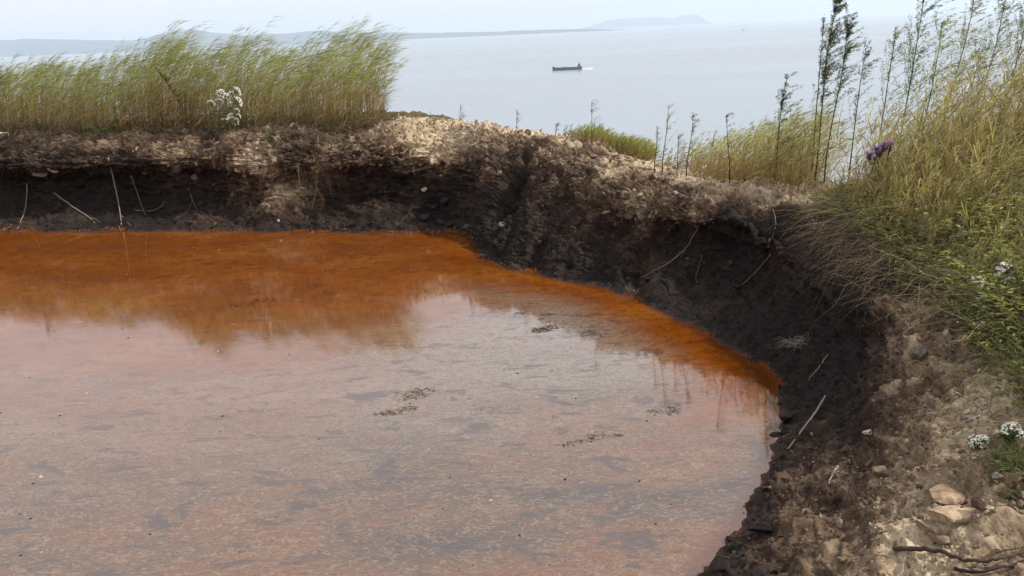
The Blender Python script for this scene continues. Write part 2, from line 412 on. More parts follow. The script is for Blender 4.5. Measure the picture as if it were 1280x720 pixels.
def along_s(s):
    i = np.floor(s).astype(int) % M; t = (s - np.floor(s))[:, None, None]
    return cr(CP[(i - 1) % M], CP[i], CP[(i + 1) % M], CP[(i + 2) % M], t)
def along_u(A, u):
    i = np.clip(np.floor(u).astype(int), 0, K - 2); t = (u - i)[None, :, None]
    g = lambda k: A[:, np.clip(k, 0, K - 1)]
    return cr(g(i - 1), g(i), g(i + 1), g(i + 2), t)
def resample(fine, wgt, n):
    c = np.concatenate([[0], np.cumsum(wgt)]); c /= c[-1]
    x = np.linspace(0, 1, n); return np.interp(x, c, np.concatenate([fine, [fine[-1] + (fine[1] - fine[0])]]))
fs = np.linspace(0, M, 6000, endpoint=False)
A = along_s(fs); mid = A[:, 5]
step = np.linalg.norm(np.roll(mid, -1, 0) - mid, axis=1) + 0.5 * np.linalg.norm(np.roll(A[:, 1], -1, 0) - A[:, 1], axis=1)
dist = np.linalg.norm(mid - CAM, axis=1)
inview = np.where((fs > 0.3) & (fs < 14.2), 1.0, 0.12)
NS = 1350
svals = resample(fs, step / dist * inview, NS + 1)[:-1]
fu = np.linspace(0, K - 1, 1400, endpoint=False)
uw = np.interp(fu, [0, 0.6, 1, 7, 8, 10, 11, 14], [.25, .5, 1, 1, .6, .35, .12, .12])
NU = 420
uvals = resample(fu, uw, NU)
uvals[-1] = K - 1
G = along_u(along_s(svals), uvals)                        # NS x NU x 3
SS = np.repeat(svals[:, None], NU, 1); UU = np.repeat(uvals[None, :], NS, 0)
def grid_normals(G):
    ds = np.roll(G, -1, 0) - np.roll(G, 1, 0); du = np.gradient(G, axis=1)
    return norm(np.cross(du, ds))
NRM = grid_normals(G)
if NRM[:, NU // 2, 2].mean() < 0: NRM = -NRM
# sculpted hollows and bulges, found through the point of the bank they sit on
def pick_vertex(Gf, px, py):
    x, y, z = project(Gf)
    d = (x - px) ** 2 + (y - py) ** 2
    d = np.where((z < 0.2) | (z > 40), 1e9, d)
    cand = np.where(d < max(64, d.min() * 2))[0]
    return cand[np.argmin(z[cand])]
Gf = G.reshape(-1, 3).copy(); Nf = NRM.reshape(-1, 3)
sculpt = [(636, 215, .20, .34), (620, 250, .20, .26), (654, 185, .15, .24), (612, 280, .15, .07),
          (545, 250, .22, .20), (575, 235, .12, .08), (500, 240, .2, .05),
          (745, 240, .42, -.12), (700, 195, .25, -.06), (690, 290, .3, -.06), (345, 235, .30, -.08), (350, 256, .30, -.20), (345, 275, .22, -.12),
          (905, 280, .34, .20), (960, 285, .26, .18), (840, 300, .30, .10), (60, 250, .4, .08), (200, 250, .4, .10), (440, 245, .3, .06),
          (1150, 440, .12, -.06), (1060, 400, .3, .06), (1010, 330, .25, -.05), (1230, 430, .3, -.03), (990, 600, .2, -.04), (1040, 520, .3, .05)]
disp = np.zeros(len(Gf))
P0 = Gf.copy()
for px, py, r, d in sculpt:
    i = pick_vertex(P0, px, py)
    q = np.sum((P0 - P0[i]) ** 2, axis=1)
    disp -= d * np.exp(-q / (2 * (r * 0.6) ** 2))
Sf = SS.ravel(); Uf = UU.ravel()
near = (Uf < 11.2) & (Sf > 0) & (Sf < 15)
pn = Gf[near]; un = Uf[near]; sn = Sf[near]
inner = sstep(0.6, 1.6, un)
wallm = inner * (1 - sstep(6.6, 7.6, un))
right_side = sstep(10.5, 12.5, sn) * (1 - sstep(14.6, 15, sn))
midz = sstep(5.2, 6.2, sn) * (1 - sstep(8.6, 9.6, sn))
dn = fbm(pn * 1.5, 3) * 0.09 * inner
dn += fbm(pn * 5.0 + 3.1, 4, 0.6) * 0.055 * inner
lay = pn * np.array([1.6, 1.6, 13.0]) + fbm(pn * 2.0, 2)[:, None] * 0.8       # ledges of layered soil
dn += (np.abs(fbm(lay, 3)) * -0.09 + 0.03) * wallm * (1 - 0.6 * midz) * (1 - 0.7 * right_side)
gul = fbm(np.stack([sn * 5.0 + fbm(pn * 1.3, 2), un * 0.35, sn * 0], 1) * 1.0, 3)
dn += gul * 0.07 * wallm * (0.4 + midz)
wp = pn + 0.05 * np.stack([fbm(pn * 6, 2), fbm(pn * 6 + 9, 2), fbm(pn * 6 + 21, 2)], 1)
near_s = np.clip(np.linalg.norm(pn - CAM, axis=1) / 10.0, .28, 1.0)
f1, f2, idv = worley(wp * np.array([11, 11, 17.0]))
dn += ((idv - 0.5) * 0.034 + np.minimum(f2 - f1, 0.12) * 0.05) * inner * near_s * (0.35 + 0.65 * sstep(3.0, 6.0, un)) * (1 - 0.55 * right_side)
f1b, f2b, idb = worley(wp * np.array([31, 31, 48.0]) + 5)
dn += ((idb - 0.5) * 0.020 + np.minimum(f2b - f1b, 0.12) * 0.03) * inner * near_s
dn -= np.abs(fbm(pn * np.array([22, 22, 34]), 4, 0.65)) * 0.026 * inner * near_s
dn += (idb > .86) * 0.012 * inner * near_s
dn -= np.abs(fbm(pn * 7 + 50, 3, 0.6)) * 0.06 * inner
disp[near] += dn
disp[near] += 0.008 * fbm(pn * 4, 3) * (1 - inner)
far = ~near & (Uf > 8)
disp[far] += fbm(Gf[far] * 0.25, 4) * 0.5 * sstep(9, 12, Uf[far])
Gf = P0 + Nf * disp[:, None]
# keep the crest from closing over the camera
zf = np.clip(P0[:, 2] / np.maximum(np.interp(Sf, np.arange(M + 1), np.append(C[:, 2], C[0, 2])), .3), 0, 1.3)
lo = np.interp(Sf, [0, 4, 5.5, 6.5, 8, 9, 10, 11, 12, 13, 14, 15, 21], [.64, .60, .54, .34, .34, .76, .80, .50, .34, .20, .10, .06, .66])
dry = sstep(-0.20, np.interp(Sf, [0, 5, 6, 8, 9, 11, 12, 15, 21], [.34, .40, .6, .6, .3, .55, .72, .8, .3]), zf - lo) * np.interp(Sf, [0, 3.5, 4.6, 5.5, 6.5, 9, 10, 11, 12, 14, 21], [.46, .46, .68, .90, .56, .44, .42, .48, .62, .70, .5])
dry = np.maximum(dry, .10)
dry = dry + sstep(6.55, 7.0, Uf) * np.interp(Sf, [0, 4, 5, 6, 9, 10, 11, 21], [-.10, -.06, .2, .34, .30, .15, .05, .1])
dry = np.where(Uf > 7, np.maximum(dry, 0.45), dry)
blob = [(322, 222, .40, .45), (375, 240, .34, .45), (352, 250, .40, .55), (340, 268, .22, .12), (400, 212, .3, .22), (300, 205, .25, .2), (1020, 600, .4, .28), (990, 655, .28, .26), (1060, 530, .35, .14), (1110, 465, .35, .16), (1130, 395, .3, .16), (930, 330, .3, .06), (330, 200, .3, .2), (300, 235, .25, .25), (250, 195, .25, .2), (200, 195, .35, .15), (560, 180, .45, .35), (600, 225, .16, .30),
        (520, 175, .35, .3), (740, 255, .28, .22), (680, 270, .25, .2), (800, 250, .25, .15), (770, 215, .3, .18), (890, 232, .2, .3), (560, 300, .3, .12), (640, 330, .3, .10),
        (640, 215, .2, -.5), (622, 250, .2, -.45), (545, 250, .2, -.45), (500, 250, .2, -.3), (650, 190, .1, -.25), (900, 280, .4, -.35), (970, 265, .25, -.5),  # shade of gully, hollow and overhang darkened into the soil tone
        (150, 250, .5, -.2), (1230, 510, .35, .35), (1260, 480, .2, .15), (1160, 440, .16, .22), (1180, 640, .3, .22), (1090, 590, .2, .12), (1080, 700, .3, .18), (1000, 690, .2, .15),
        (1210, 420, .2, .12), (1050, 420, .35, -.2), (955, 590, .15, -.2), (965, 530, .25, -.2), (1010, 470, .3, -.12), (1280, 690, .3, -.15)]
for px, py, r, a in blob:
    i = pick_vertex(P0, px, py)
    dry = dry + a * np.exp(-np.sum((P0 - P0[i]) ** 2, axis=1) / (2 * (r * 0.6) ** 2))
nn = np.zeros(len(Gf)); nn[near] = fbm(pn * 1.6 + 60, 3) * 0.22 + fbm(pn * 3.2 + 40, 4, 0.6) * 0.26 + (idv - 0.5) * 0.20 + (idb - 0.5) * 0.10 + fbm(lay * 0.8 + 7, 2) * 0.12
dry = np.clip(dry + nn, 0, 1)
green = np.clip(np.interp(Sf, [0, 4.4, 4.8, 8.5, 9.6, 11.5, 13, 15, 21], [.8, .8, 0, 0, .7, .7, .3, .3, .8]) * sstep(7.4, 8.6, Uf), 0, 1)
idx = np.arange(NS * NU).reshape(NS, NU)
a = idx[:, :-1]; b = idx[:, 1:]; a2 = np.roll(idx, -1, 0)[:, :-1]; b2 = np.roll(idx, -1, 0)[:, 1:]
QF = np.stack([a, a2, b2, b], axis=-1).reshape(-1, 4)
fn = np.cross(Gf[QF[:, 1]] - Gf[QF[:, 0]], Gf[QF[:, 3]] - Gf[QF[:, 0]])
if fn[:, 2].sum() < 0: QF = QF[:, ::-1]
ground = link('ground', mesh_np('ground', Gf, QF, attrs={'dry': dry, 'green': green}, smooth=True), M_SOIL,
              kind='structure', label='eroded peat and clay bank around the rust-coloured pond')
GG = Gf.reshape(NS, NU, 3)
NN = grid_normals(GG)
if NN[:, NU // 2, 2].mean() < 0: NN = -NN
NNf = NN.reshape(-1, 3)
# ray-cast helper on a coarser copy of the bank
g3 = GG[::3, ::2]; n1_, n2_ = g3.shape[:2]
i3 = np.arange(n1_ * n2_).reshape(n1_, n2_)
q3 = np.stack([i3[:-1, :-1], i3[1:, :-1], i3[1:, 1:], i3[:-1, 1:]], -1).reshape(-1, 4)
BVH = BVHTree.FromPolygons(g3.reshape(-1, 3).tolist(), q3.tolist())
def hit(px, py):
    d = ray(px, py); h = BVH.ray_cast(Vector(CAM), Vector(d), 60)
    while (h[0] is None or (h[0] - Vector(CAM)).length > 15) and py < 720:
        py += 3; d = ray(px, py); h = BVH.ray_cast(Vector(CAM), Vector(d), 60)
    n = np.array(h[1]); n = n if n @ d < 0 else -n
    return np.array(h[0]), n
def ground_z(x, y):
    h = BVH.ray_cast(Vector((x, y, 5)), Vector((0, 0, -1)), 60)
    return h[0].z if h[0] is not None else 0.0

# ------------------------------------------------------------------ pond
ring = along_u(along_s(np.linspace(0, M, 300, endpoint=False)), np.array([1.9]))[:, 0]
ring0 = along_u(along_s(np.linspace(0, M, 300, endpoint=False)), np.array([1.0]))[:, 0]
KR = np.concatenate([np.linspace(0.0002, .8, 12), np.linspace(.84, 1, 14)])
cen = np.array([-3.5, 5.8, 0]); RV = cen + (ring[:, None] - cen) * KR[None, :, None]; RV[:, :, 2] = 0
edge = np.min(np.linalg.norm(RV[:, :, None, :2] - ring0[None, None, :, :2], axis=-1), axis=-1)
ii = np.arange(300 * len(KR)).reshape(300, len(KR)); i2 = np.roll(ii, -1, 0)
QP = np.stack([ii[:, :-1], ii[:, 1:], i2[:, 1:], i2[:, :-1]], -1).reshape(-1, 4)
RVf = RV.reshape(-1, 3)
if np.cross(RVf[QP[:, 1]] - RVf[QP[:, 0]], RVf[QP[:, 3]] - RVf[QP[:, 0]])[:, 2].sum() < 0: QP = QP[:, ::-1]
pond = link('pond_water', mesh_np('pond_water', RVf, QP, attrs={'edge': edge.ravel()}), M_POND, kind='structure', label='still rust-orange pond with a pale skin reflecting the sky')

# ------------------------------------------------------------------ sea and far hills
SEA_Z = -100.0
def grid_sheet(name, x0, x1, y0, y1, nx, ny, zf_, mat, **kw):
    X, Y = np.meshgrid(np.linspace(x0, x1, nx), np.linspace(y0, y1, ny), indexing='ij')
    V = np.stack([X, Y, zf_(X, Y)], -1).reshape(-1, 3)
    i = np.arange(nx * ny).reshape(nx, ny)
    Q = np.stack([i[:-1, :-1], i[1:, :-1], i[1:, 1:], i[:-1, 1:]], -1).reshape(-1, 4)
    return link(name, mesh_np(name, V, Q, smooth=True), mat, **kw)
grid_sheet('sea', -34000, 34000, -3000, 38000, 3, 3, lambda X, Y: X * 0 + SEA_Z, M_SEA, kind='structure', label='calm pale blue-grey sea below the cliff')
def hills(name, Y0, prof, depth, label):
    xs = np.array([p[0] for p in prof], float); hs = np.array([p[1] for p in prof], float)
    X = np.linspace((xs[0] - 640) / F * Y0, (xs[-1] - 640) / F * Y0, 260); t = np.linspace(0, 1, 13)
    px = X / Y0 * F + 640
    H = np.interp(px, xs, hs) / F * Y0 * (1.2 if Y0 < 25000 else 1)
    P = np.stack([X / 900, X * 0, X * 0], 1)
    H = H * (1 + 0.10 * fbm(P, 4)) + 10 * np.minimum(1, H / 50) * fbm(P * 4, 3)
    V = np.zeros((260, 13, 3)); V[:, :, 0] = X[:, None]; V[:, :, 1] = Y0 + depth * t[None] + 300 * fbm(P * 0.7 + 3, 2)[:, None]
    V[:, :, 2] = SEA_Z - 1 + np.maximum(H, 0)[:, None] * (np.sin(np.clip(t * 1.25, 0, 1) * math.pi / 2) ** 0.6 * (1 - sstep(.8, 1, t)))[None]
    i = np.arange(260 * 13).reshape(260, 13)
    Q = np.stack([i[:-1, :-1], i[1:, :-1], i[1:, 1:], i[:-1, 1:]], -1).reshape(-1, 4)
    return link(name, mesh_np(name, V.reshape(-1, 3), Q, smooth=True), M_HILL, kind='structure', label=label)
hills('hills', 17500, [(-500, 22), (-300, 20), (-150, 18), (0, 18), (40, 17), (100, 13), (160, 11), (200, 16), (235, 20), (270, 14), (300, 12), (360, 11), (400, 13),
                       (450, 9), (500, 7), (560, 5), (620, 4), (700, 3.2), (760, 2), (800, 0), (840, -2)], 2500, 'low hazy blue hills along the far shore')
hills('hills', 32000, [(740, 0), (760, 5), (775, 9), (800, 10), (840, 11), (850, 9), (860, 8.5), (870, 11), (886, 12), (893, 5), (900, 0)], 2500, 'faint flat-topped headland far out on the horizon')

# ------------------------------------------------------------------ haze
hb = bpy.data.meshes.new('haze')
hx, hy0, hy1, hz0, hz1 = 35000, -3500, 39000, SEA_Z - 8, 520
vv = [(x, y, z) for z in (hz0, hz1) for y in (hy0, hy1) for x in (-hx, hx)]
hb.from_pydata(vv, [], [(0, 2, 3, 1), (4, 5, 7, 6), (0, 1, 5, 4), (1, 3, 7, 5), (3, 2, 6, 7), (2, 0, 4, 6)]); hb.update()
hm, nt, out = new_mat('haze_air')
pvn = nt.nodes.new('ShaderNodeVolumePrincipled'); pvn.inputs['Color'].default_value = (0.77, 0.885, 1.0, 1); pvn.inputs['Density'].default_value = 6.5e-5
pvn.inputs['Anisotropy'].default_value = 0.2
nt.links.new(pvn.outputs[0], out.inputs['Volume'])
link('haze', hb, hm, kind='stuff', label='thin pale sea haze')
#@@VEG@@
# ------------------------------------------------------------------ stones and clods
SCOL = lambda d: np.stack([np.interp(d, [0, .3, .6, 1], [.016, .05, .15, .42]), np.interp(d, [0, .3, .6, 1], [.013, .036, .11, .345]), np.interp(d, [0, .3, .6, 1], [.014, .03, .08, .26])], -1)
def ico(sub):
    import bmesh
    bm = bmesh.new(); bmesh.ops.create_icosphere(bm, subdivisions=sub, radius=1)
    V = np.array([v.co[:] for v in bm.verts]); T = np.array([[v.index for v in f.verts] for f in bm.faces]); bm.free(); return V, T
IV1, IT1 = ico(1); IV2, IT2 = ico(2); IV3, IT3 = ico(3)
def rotmats(n):
    q = norm(rng.normal(0, 1, (n, 4))); w, x, y, z = q.T
    return np.stack([np.stack([1 - 2 * (y * y + z * z), 2 * (x * y - z * w), 2 * (x * z + y * w)], -1),
                     np.stack([2 * (x * y + z * w), 1 - 2 * (x * x + z * z), 2 * (y * z - x * w)], -1),
                     np.stack([2 * (x * z - y * w), 2 * (y * z + x * w), 1 - 2 * (x * x + y * y)], -1)], -2)
def chips(mb, P, size, col, flat=0.55, IV=IV1, IT=IT1, jit=0.28):
    n = len(P); m = len(IV)
    V = IV[None] * (1 + rng.uniform(-jit, jit, (n, m, 1)))
    V = np.clip(V, -0.72, 0.72) * np.stack([rng.uniform(.8, 1.4, n), rng.uniform(.6, 1.0, n), rng.uniform(.5, 1.3, n) * flat], -1)[:, None]
    V = np.einsum('nij,nmj->nmi', rotmats(n), V) * size[:, None, None] + P[:, None]
    T = (IT[None] + (np.arange(n) * m)[:, None, None]).reshape(-1, 3)
    mb.add(V.reshape(-1, 3), None, T, np.repeat(col, m, axis=0))
PX, PY, PZ = project(Gf)
vis = (PX > -120) & (PX < 1400) & (PY > -60) & (PY < 800) & (PZ > 0.5)
def sample(mask, w, n):
    ids = np.where(mask)[0]; p = w[ids].astype(float); p /= p.sum()
    return rng.choice(ids, n, p=p)
AREA0 = (np.linalg.norm(np.roll(GG, -1, 0) - GG, axis=2) * np.linalg.norm(np.gradient(GG, axis=1), axis=2)).reshape(-1)
m_in = vis & (Uf > 1.05) & (Uf < 9.0) & (Sf > 0) & (Sf < 15)
mb = MB()
for n, lo_, hi_, wfun, fl in ((9000, .006, .016, 0.25 + dry, .6), (4800, .014, .030, 0.1 + dry ** 1.5, .55), (800, .028, .052, 0.05 + dry ** 2, .5)):
    ids = sample(m_in, wfun, n)
    sz = lo_ * (hi_ / lo_) ** (rng.uniform(0, 1, n) ** 1.6) * np.clip(PZ[ids] / 7, .55, 1.3)
    P = Gf[ids] + rng.normal(0, .01, (n, 3)) - NNf[ids] * (sz * 0.15)[:, None]
    d = np.clip(dry[ids] + rng.normal(0.06, .14, n), 0, 1)
    chips(mb, P, sz, SCOL(d) * rng.uniform(.75, 1.2, (n, 1)), fl)
link('gravel', mb.mesh('gravel'), M_STONE, kind='stuff', label='loose clay crumbs and small stones scattered over the bank')

def stone(px, py, w, aspect, col, label, name='stone', flat=.55, tilt=0.0, rot=0.0, group=None, sharp=.72, cat='stone', sink=.25, p=None):
    """w = width in photo pixels"""
    if p is None: p, n = hit(px, py)
    dist_ = np.linalg.norm(p - CAM); r = w / 2 / F * dist_
    V = IV3.copy(); s0 = rng.uniform(0, 50)
    k = 1 + 0.35 * fbm(V * 1.1 + s0, 3) ; V = V * k[:, None]
    for _ in range(13):                                    # break flat faces off the lump
        nrm = norm(rng.normal(0, 1, (1, 3)))[0]; c = rng.uniform(.38, .72)
        ex = np.maximum(V @ nrm - c, 0); V -= ex[:, None] * nrm
    V += 0.03 * np.stack([fbm(V * 5 + s0, 3), fbm(V * 5 + s0 + 9, 3), fbm(V * 5 + s0 + 4, 3)], -1)
    V *= np.array([1.0, 1.0 * aspect[0], aspect[1]]) * r * 1.12
    m3 = Matrix.Rotation(rot, 3, 'Z') @ Matrix.Rotation(tilt, 3, 'Y')
    me_b = MB(); me_b.add(V, None, IT3, col)
    o = link(name, me_b.mesh(name), M_STONE, label=label, cat=cat, group=group)
    o.matrix_world = Matrix.Translation(Vector(p) + Vector((0, 0, r * aspect[1] * (1 - 2 * sink)))) @ m3.to_4x4()
    return o
TAN = (.40, .31, .22); GREY = (.26, .235, .21); BRN = (.13, .085, .065); BLK = (.016, .013, .014)
stone(1177, 630, 46, (.7, .42), (.42, .31, .21), 'broad orange-tan flat stone, topmost of the four beside the dead branch', tilt=.1, rot=.3, sink=.0)
stone(1180, 650, 58, (.6, .34), (.42, .33, .23), 'longest flat tan stone, second from the top of the four above the branch', tilt=-.05, rot=-.1, sink=.05)
stone(1161, 667, 34, (.8, .55), (.36, .28, .21), 'wedge-shaped tan stone, third down of the four stones', tilt=.35, sink=.0)
stone(1172, 680, 26, (.9, .6), (.28, .215, .16), 'small rounded brown stone touching the dead branch, lowest of the four', tilt=.2, sink=-.05)
stone(1223, 633, 24, (.8, .6), (.085, .045, .038), 'dark maroon stone right of the four tan stones', tilt=.5)
stone(1101, 594, 27, (.9, .75), (.25, .20, .155), 'rounded grey-brown boulder half buried in the slope above the branch')
stone(1086, 543, 15, (.8, .55), (.42, .37, .31), 'pale pebble alone on the dark slope left of the tan ground')
stone(1192, 575, 15, (.8, .6), (.40, .32, .25), 'small cream stone between the half buried boulder and the grass tuft')
stone(1246, 597, 19, (.6, .4), (.30, .28, .26), 'smooth flat grey stone beside the green grass tuft')
stone(1270, 549, 20, (.7, .5), GREY, 'grey stone tucked under the small white flowers')
stone(1212, 523, 18, (.7, .4), (.40, .36, .31), 'pale flat slab left of the small white flowers')
stone(1168, 520, 16, (.8, .5), (.34, .30, .25), 'rounded clay lump at the dark edge of the tan ground', cat='clod')
stone(1148, 447, 27, (.9, .9), (.17, .145, .12), 'smooth upright grey clay knob at the shoulder of the right bank', cat='clod', name='clod')
stone(1226, 452, 15, (.8, .5), (.22, .18, .15), 'rounded stone below the single white flower head')
stone(1215, 466, 17, (.7, .5), (.18, .145, .12), 'dull brown stone under the rounded stone near the single white flower')
stone(985, 526, 30, (.7, .55), BLK, 'black peat clod jutting into the rust-red corner of the pond', name='clod', cat='clod', rot=.5, sink=.15)
stone(968, 547, 17, (.8, .6), BLK, 'small black clod at the water line below the larger black one', name='clod', cat='clod')
stone(955, 664, 44, (.7, .4), (.020, .016, .016), 'wide flat black clod by the water near the bottom edge', name='clod', cat='clod', rot=.4)
stone(903, 708, 36, (.8, .6), (.020, .016, .016), 'dark wet clod in the water at the nearest end of the bank', name='clod', cat='clod')
stone(912, 676, 14, (.8, .7), BLK, 'small black lump at the water edge between the two large clods', name='clod', cat='clod')
stone(6, 172, 18, (.8, .6), (.46, .42, .32), 'pale cream stone on the top of the bank at the far left')
stone(531, 238, 9, (.9, .8), (.40, .35, .28), 'light clay knob above the black hollow', name='clod', cat='clod')
stone(628, 283, 9, (.9, .8), (.17, .15, .13), 'grey pebble at the foot of the gully')
stone(757, 267, 14, (.5, .4), (.34, .27, .21), 'pale sliver of stone on the brown mound left of the overhang')
stone(742, 197, 12, (.6, .5), (.16, .13, .10), 'flat stone on the crest beside the green grass tuft')
stone(845, 243, 12, (.6, .5), (.38, .32, .26), 'cream flake of stone under the crest above the overhang')
stone(853, 246, 10, (.6, .5), (.34, .28, .22), 'smaller flake touching the cream flake above the overhang')
stone(661, 168, 11, (.8, .7), (.13, .10, .08), 'dark stone on the skyline of the middle crest')
stone(600, 163, 12, (.8, .6), (.20, .16, .13), 'brown stone on the skyline right of the tall grass')
stone(70, 213, 14, (.6, .6), (.30, .23, .19), 'pinkish clay lump above the leftmost root', name='clod', cat='clod')
stone(52, 216, 22, (.6, .6), (.27, .20, .17), 'wide pinkish clay lump left of the long roots', name='clod', cat='clod')
stone(245, 222, 12, (.7, .7), (.30, .24, .20), 'pink-grey clay lump in the black wall below the white flowers', name='clod', cat='clod')
stone(348, 277, 6, (.9, .8), (.50, .44, .36), 'tiny white pebble at the foot of the tan soil spill')
stone(790, 343, 20, (.7, .5), (.022, .018, .019), 'square black peat block on the shore left of the leaning twig', name='clod', cat='clod')
stone(812, 351, 16, (.7, .5), (.022, .018, .019), 'black peat block touching the foot of the leaning twig', name='clod', cat='clod')
for (px, py, w, lb) in ((540, 262, 17, 'large wet blue-black clod at the centre of the dark hollow'), (555, 252, 15, 'wet clod at the top of the heap in the dark hollow'),
                        (530, 276, 18, 'largest low wet clod at the left foot of the heap in the hollow'), (570, 268, 14, 'wet clod at the right side of the heap in the dark hollow'),
                        (548, 281, 16, 'wet clod nearest the water below the heap in the hollow'), (520, 262, 12, 'small wet clod at the left side of the heap in the hollow'),
                        (578, 250, 11, 'smallest wet clod, up at the right rim of the dark hollow'), (562, 283, 12, 'small wet clod right of the one nearest the water in the hollow')):
    stone(px, py, w, (.8, .7), (.035, .034, .036), lb, name='clod', cat='clod', group='clods heaped in the hollow')
# floating bits on the pond
mb = MB()
n = 420
fx = rng.uniform(-6.5, 2.2, n); fy = rng.uniform(2.6, 9.8, n)
P = np.stack([fx, fy, np.full(n, .002)], -1)
inside = np.array([(BVH.ray_cast(Vector((x, y, 5)), Vector((0, 0, -1)), 60)[0] or Vector((0, 0, -1))).z < -.02 for x, y in zip(fx, fy)])
P = P[inside]; n = len(P)
sz = rng.uniform(.004, .012, n)
cc = np.where(rng.uniform(0, 1, (n, 1)) < .85, np.array([[.03, .018, .012]]), np.array([[.55, .48, .4]]))
V0 = len(mb.V); chips(mb, P, sz, cc, .35)
V = mb.V[0]; V[:, 2] = np.clip((V[:, 2]) * .4, -.002, .006)
link('floating_debris', mb.mesh('floating_debris'), M_STONE, kind='stuff', label='dark specks and seed husks floating on the pond')

ids = sample(m_in & (Gf[:, 2] > -.012) & (Gf[:, 2] < .02), AREA0, 1500); n = len(ids); mb = MB()
P = Gf[ids].copy(); P[:, :2] += rng.normal(0, .02, (n, 2)); P[:, 2] = np.maximum(P[:, 2], .0)
cc = np.array([[.05, .03, .02], [.16, .07, .03], [.25, .17, .11], [.02, .015, .014]])[rng.integers(0, 4, n)]
chips(mb, P, rng.uniform(.003, .012, n) * np.clip(PZ[ids] / 7, .6, 1.4), cc, .5)
link('shoreline_debris', mb.mesh('shoreline_debris'), M_STONE, kind='stuff', label='rusty silt crumbs and bits of stem washed along the water edge')

def scum(px, py, wpx, hpx, n, label, col):
    c = at_z(px, py, .002); z = (c - CAM) @ _f; rx = wpx / 2 / F * z; ry = hpx / 2 / F * z * z / 2.2 * .95
    a_ = rng.uniform(0, 6.28, n); r_ = rng.uniform(0, 1, n) ** .6
    P = np.stack([c[0] + rx * r_ * np.cos(a_), c[1] + ry * r_ * np.sin(a_) + .25 * rx * r_ * np.cos(a_), np.full(n, .001)], -1)
    P[:, :2] += .25 * rx * np.stack([fbm(P * 9, 2), fbm(P * 9 + 5, 2)], -1)
    mb = MB(); L = rng.uniform(.008, .03, n)
    d = norm(unit_az(n) * np.array([1, .45, 0]))
    V = []
    ribbons(mb, P + UPV_ * .0015, d, L, norm(np.cross(d, UPV_)) * rng.normal(0, .4, (n, 1)), rng.uniform(.003, .009, n), np.array(col), np.array(col) * 1.5, 3)
    mb.V[0][:, 2] = np.clip(mb.V[0][:, 2], .0008, .004)
    link('silt_mat', mb.mesh('silt_mat', origin=c), M_STONE, loc=c, label=label, kind='stuff')
UPV_ = np.array([0, 0, 1.0]); unit_az = lambda n: (lambda a_: np.stack([np.cos(a_), np.sin(a_), a_ * 0], -1))(rng.uniform(-math.pi, math.pi, n))
scum(518, 492, 46, 15, 150, 'grey-brown patch of floating silt in the middle of the pond', (.17, .135, .11))
scum(497, 513, 48, 9, 130, 'long brown streak of floating silt just below the middle patch', (.16, .12, .095))
scum(681, 411, 34, 9, 190, 'darkest oily patch floating right of centre on the pale water', (.06, .05, .045))
scum(654, 391, 24, 6, 50, 'faint silt streak above the darkest oily patch', (.15, .13, .11))
scum(836, 512, 44, 15, 80, 'thin grey silt patch near the right shore', (.14, .125, .115))
scum(735, 549, 80, 10, 80, 'wide thin silt streak in the lower right of the pond', (.15, .12, .10))
scum(320, 377, 60, 10, 110, 'dark silt patch within the orange water of the grass reflection', (.045, .018, .008))
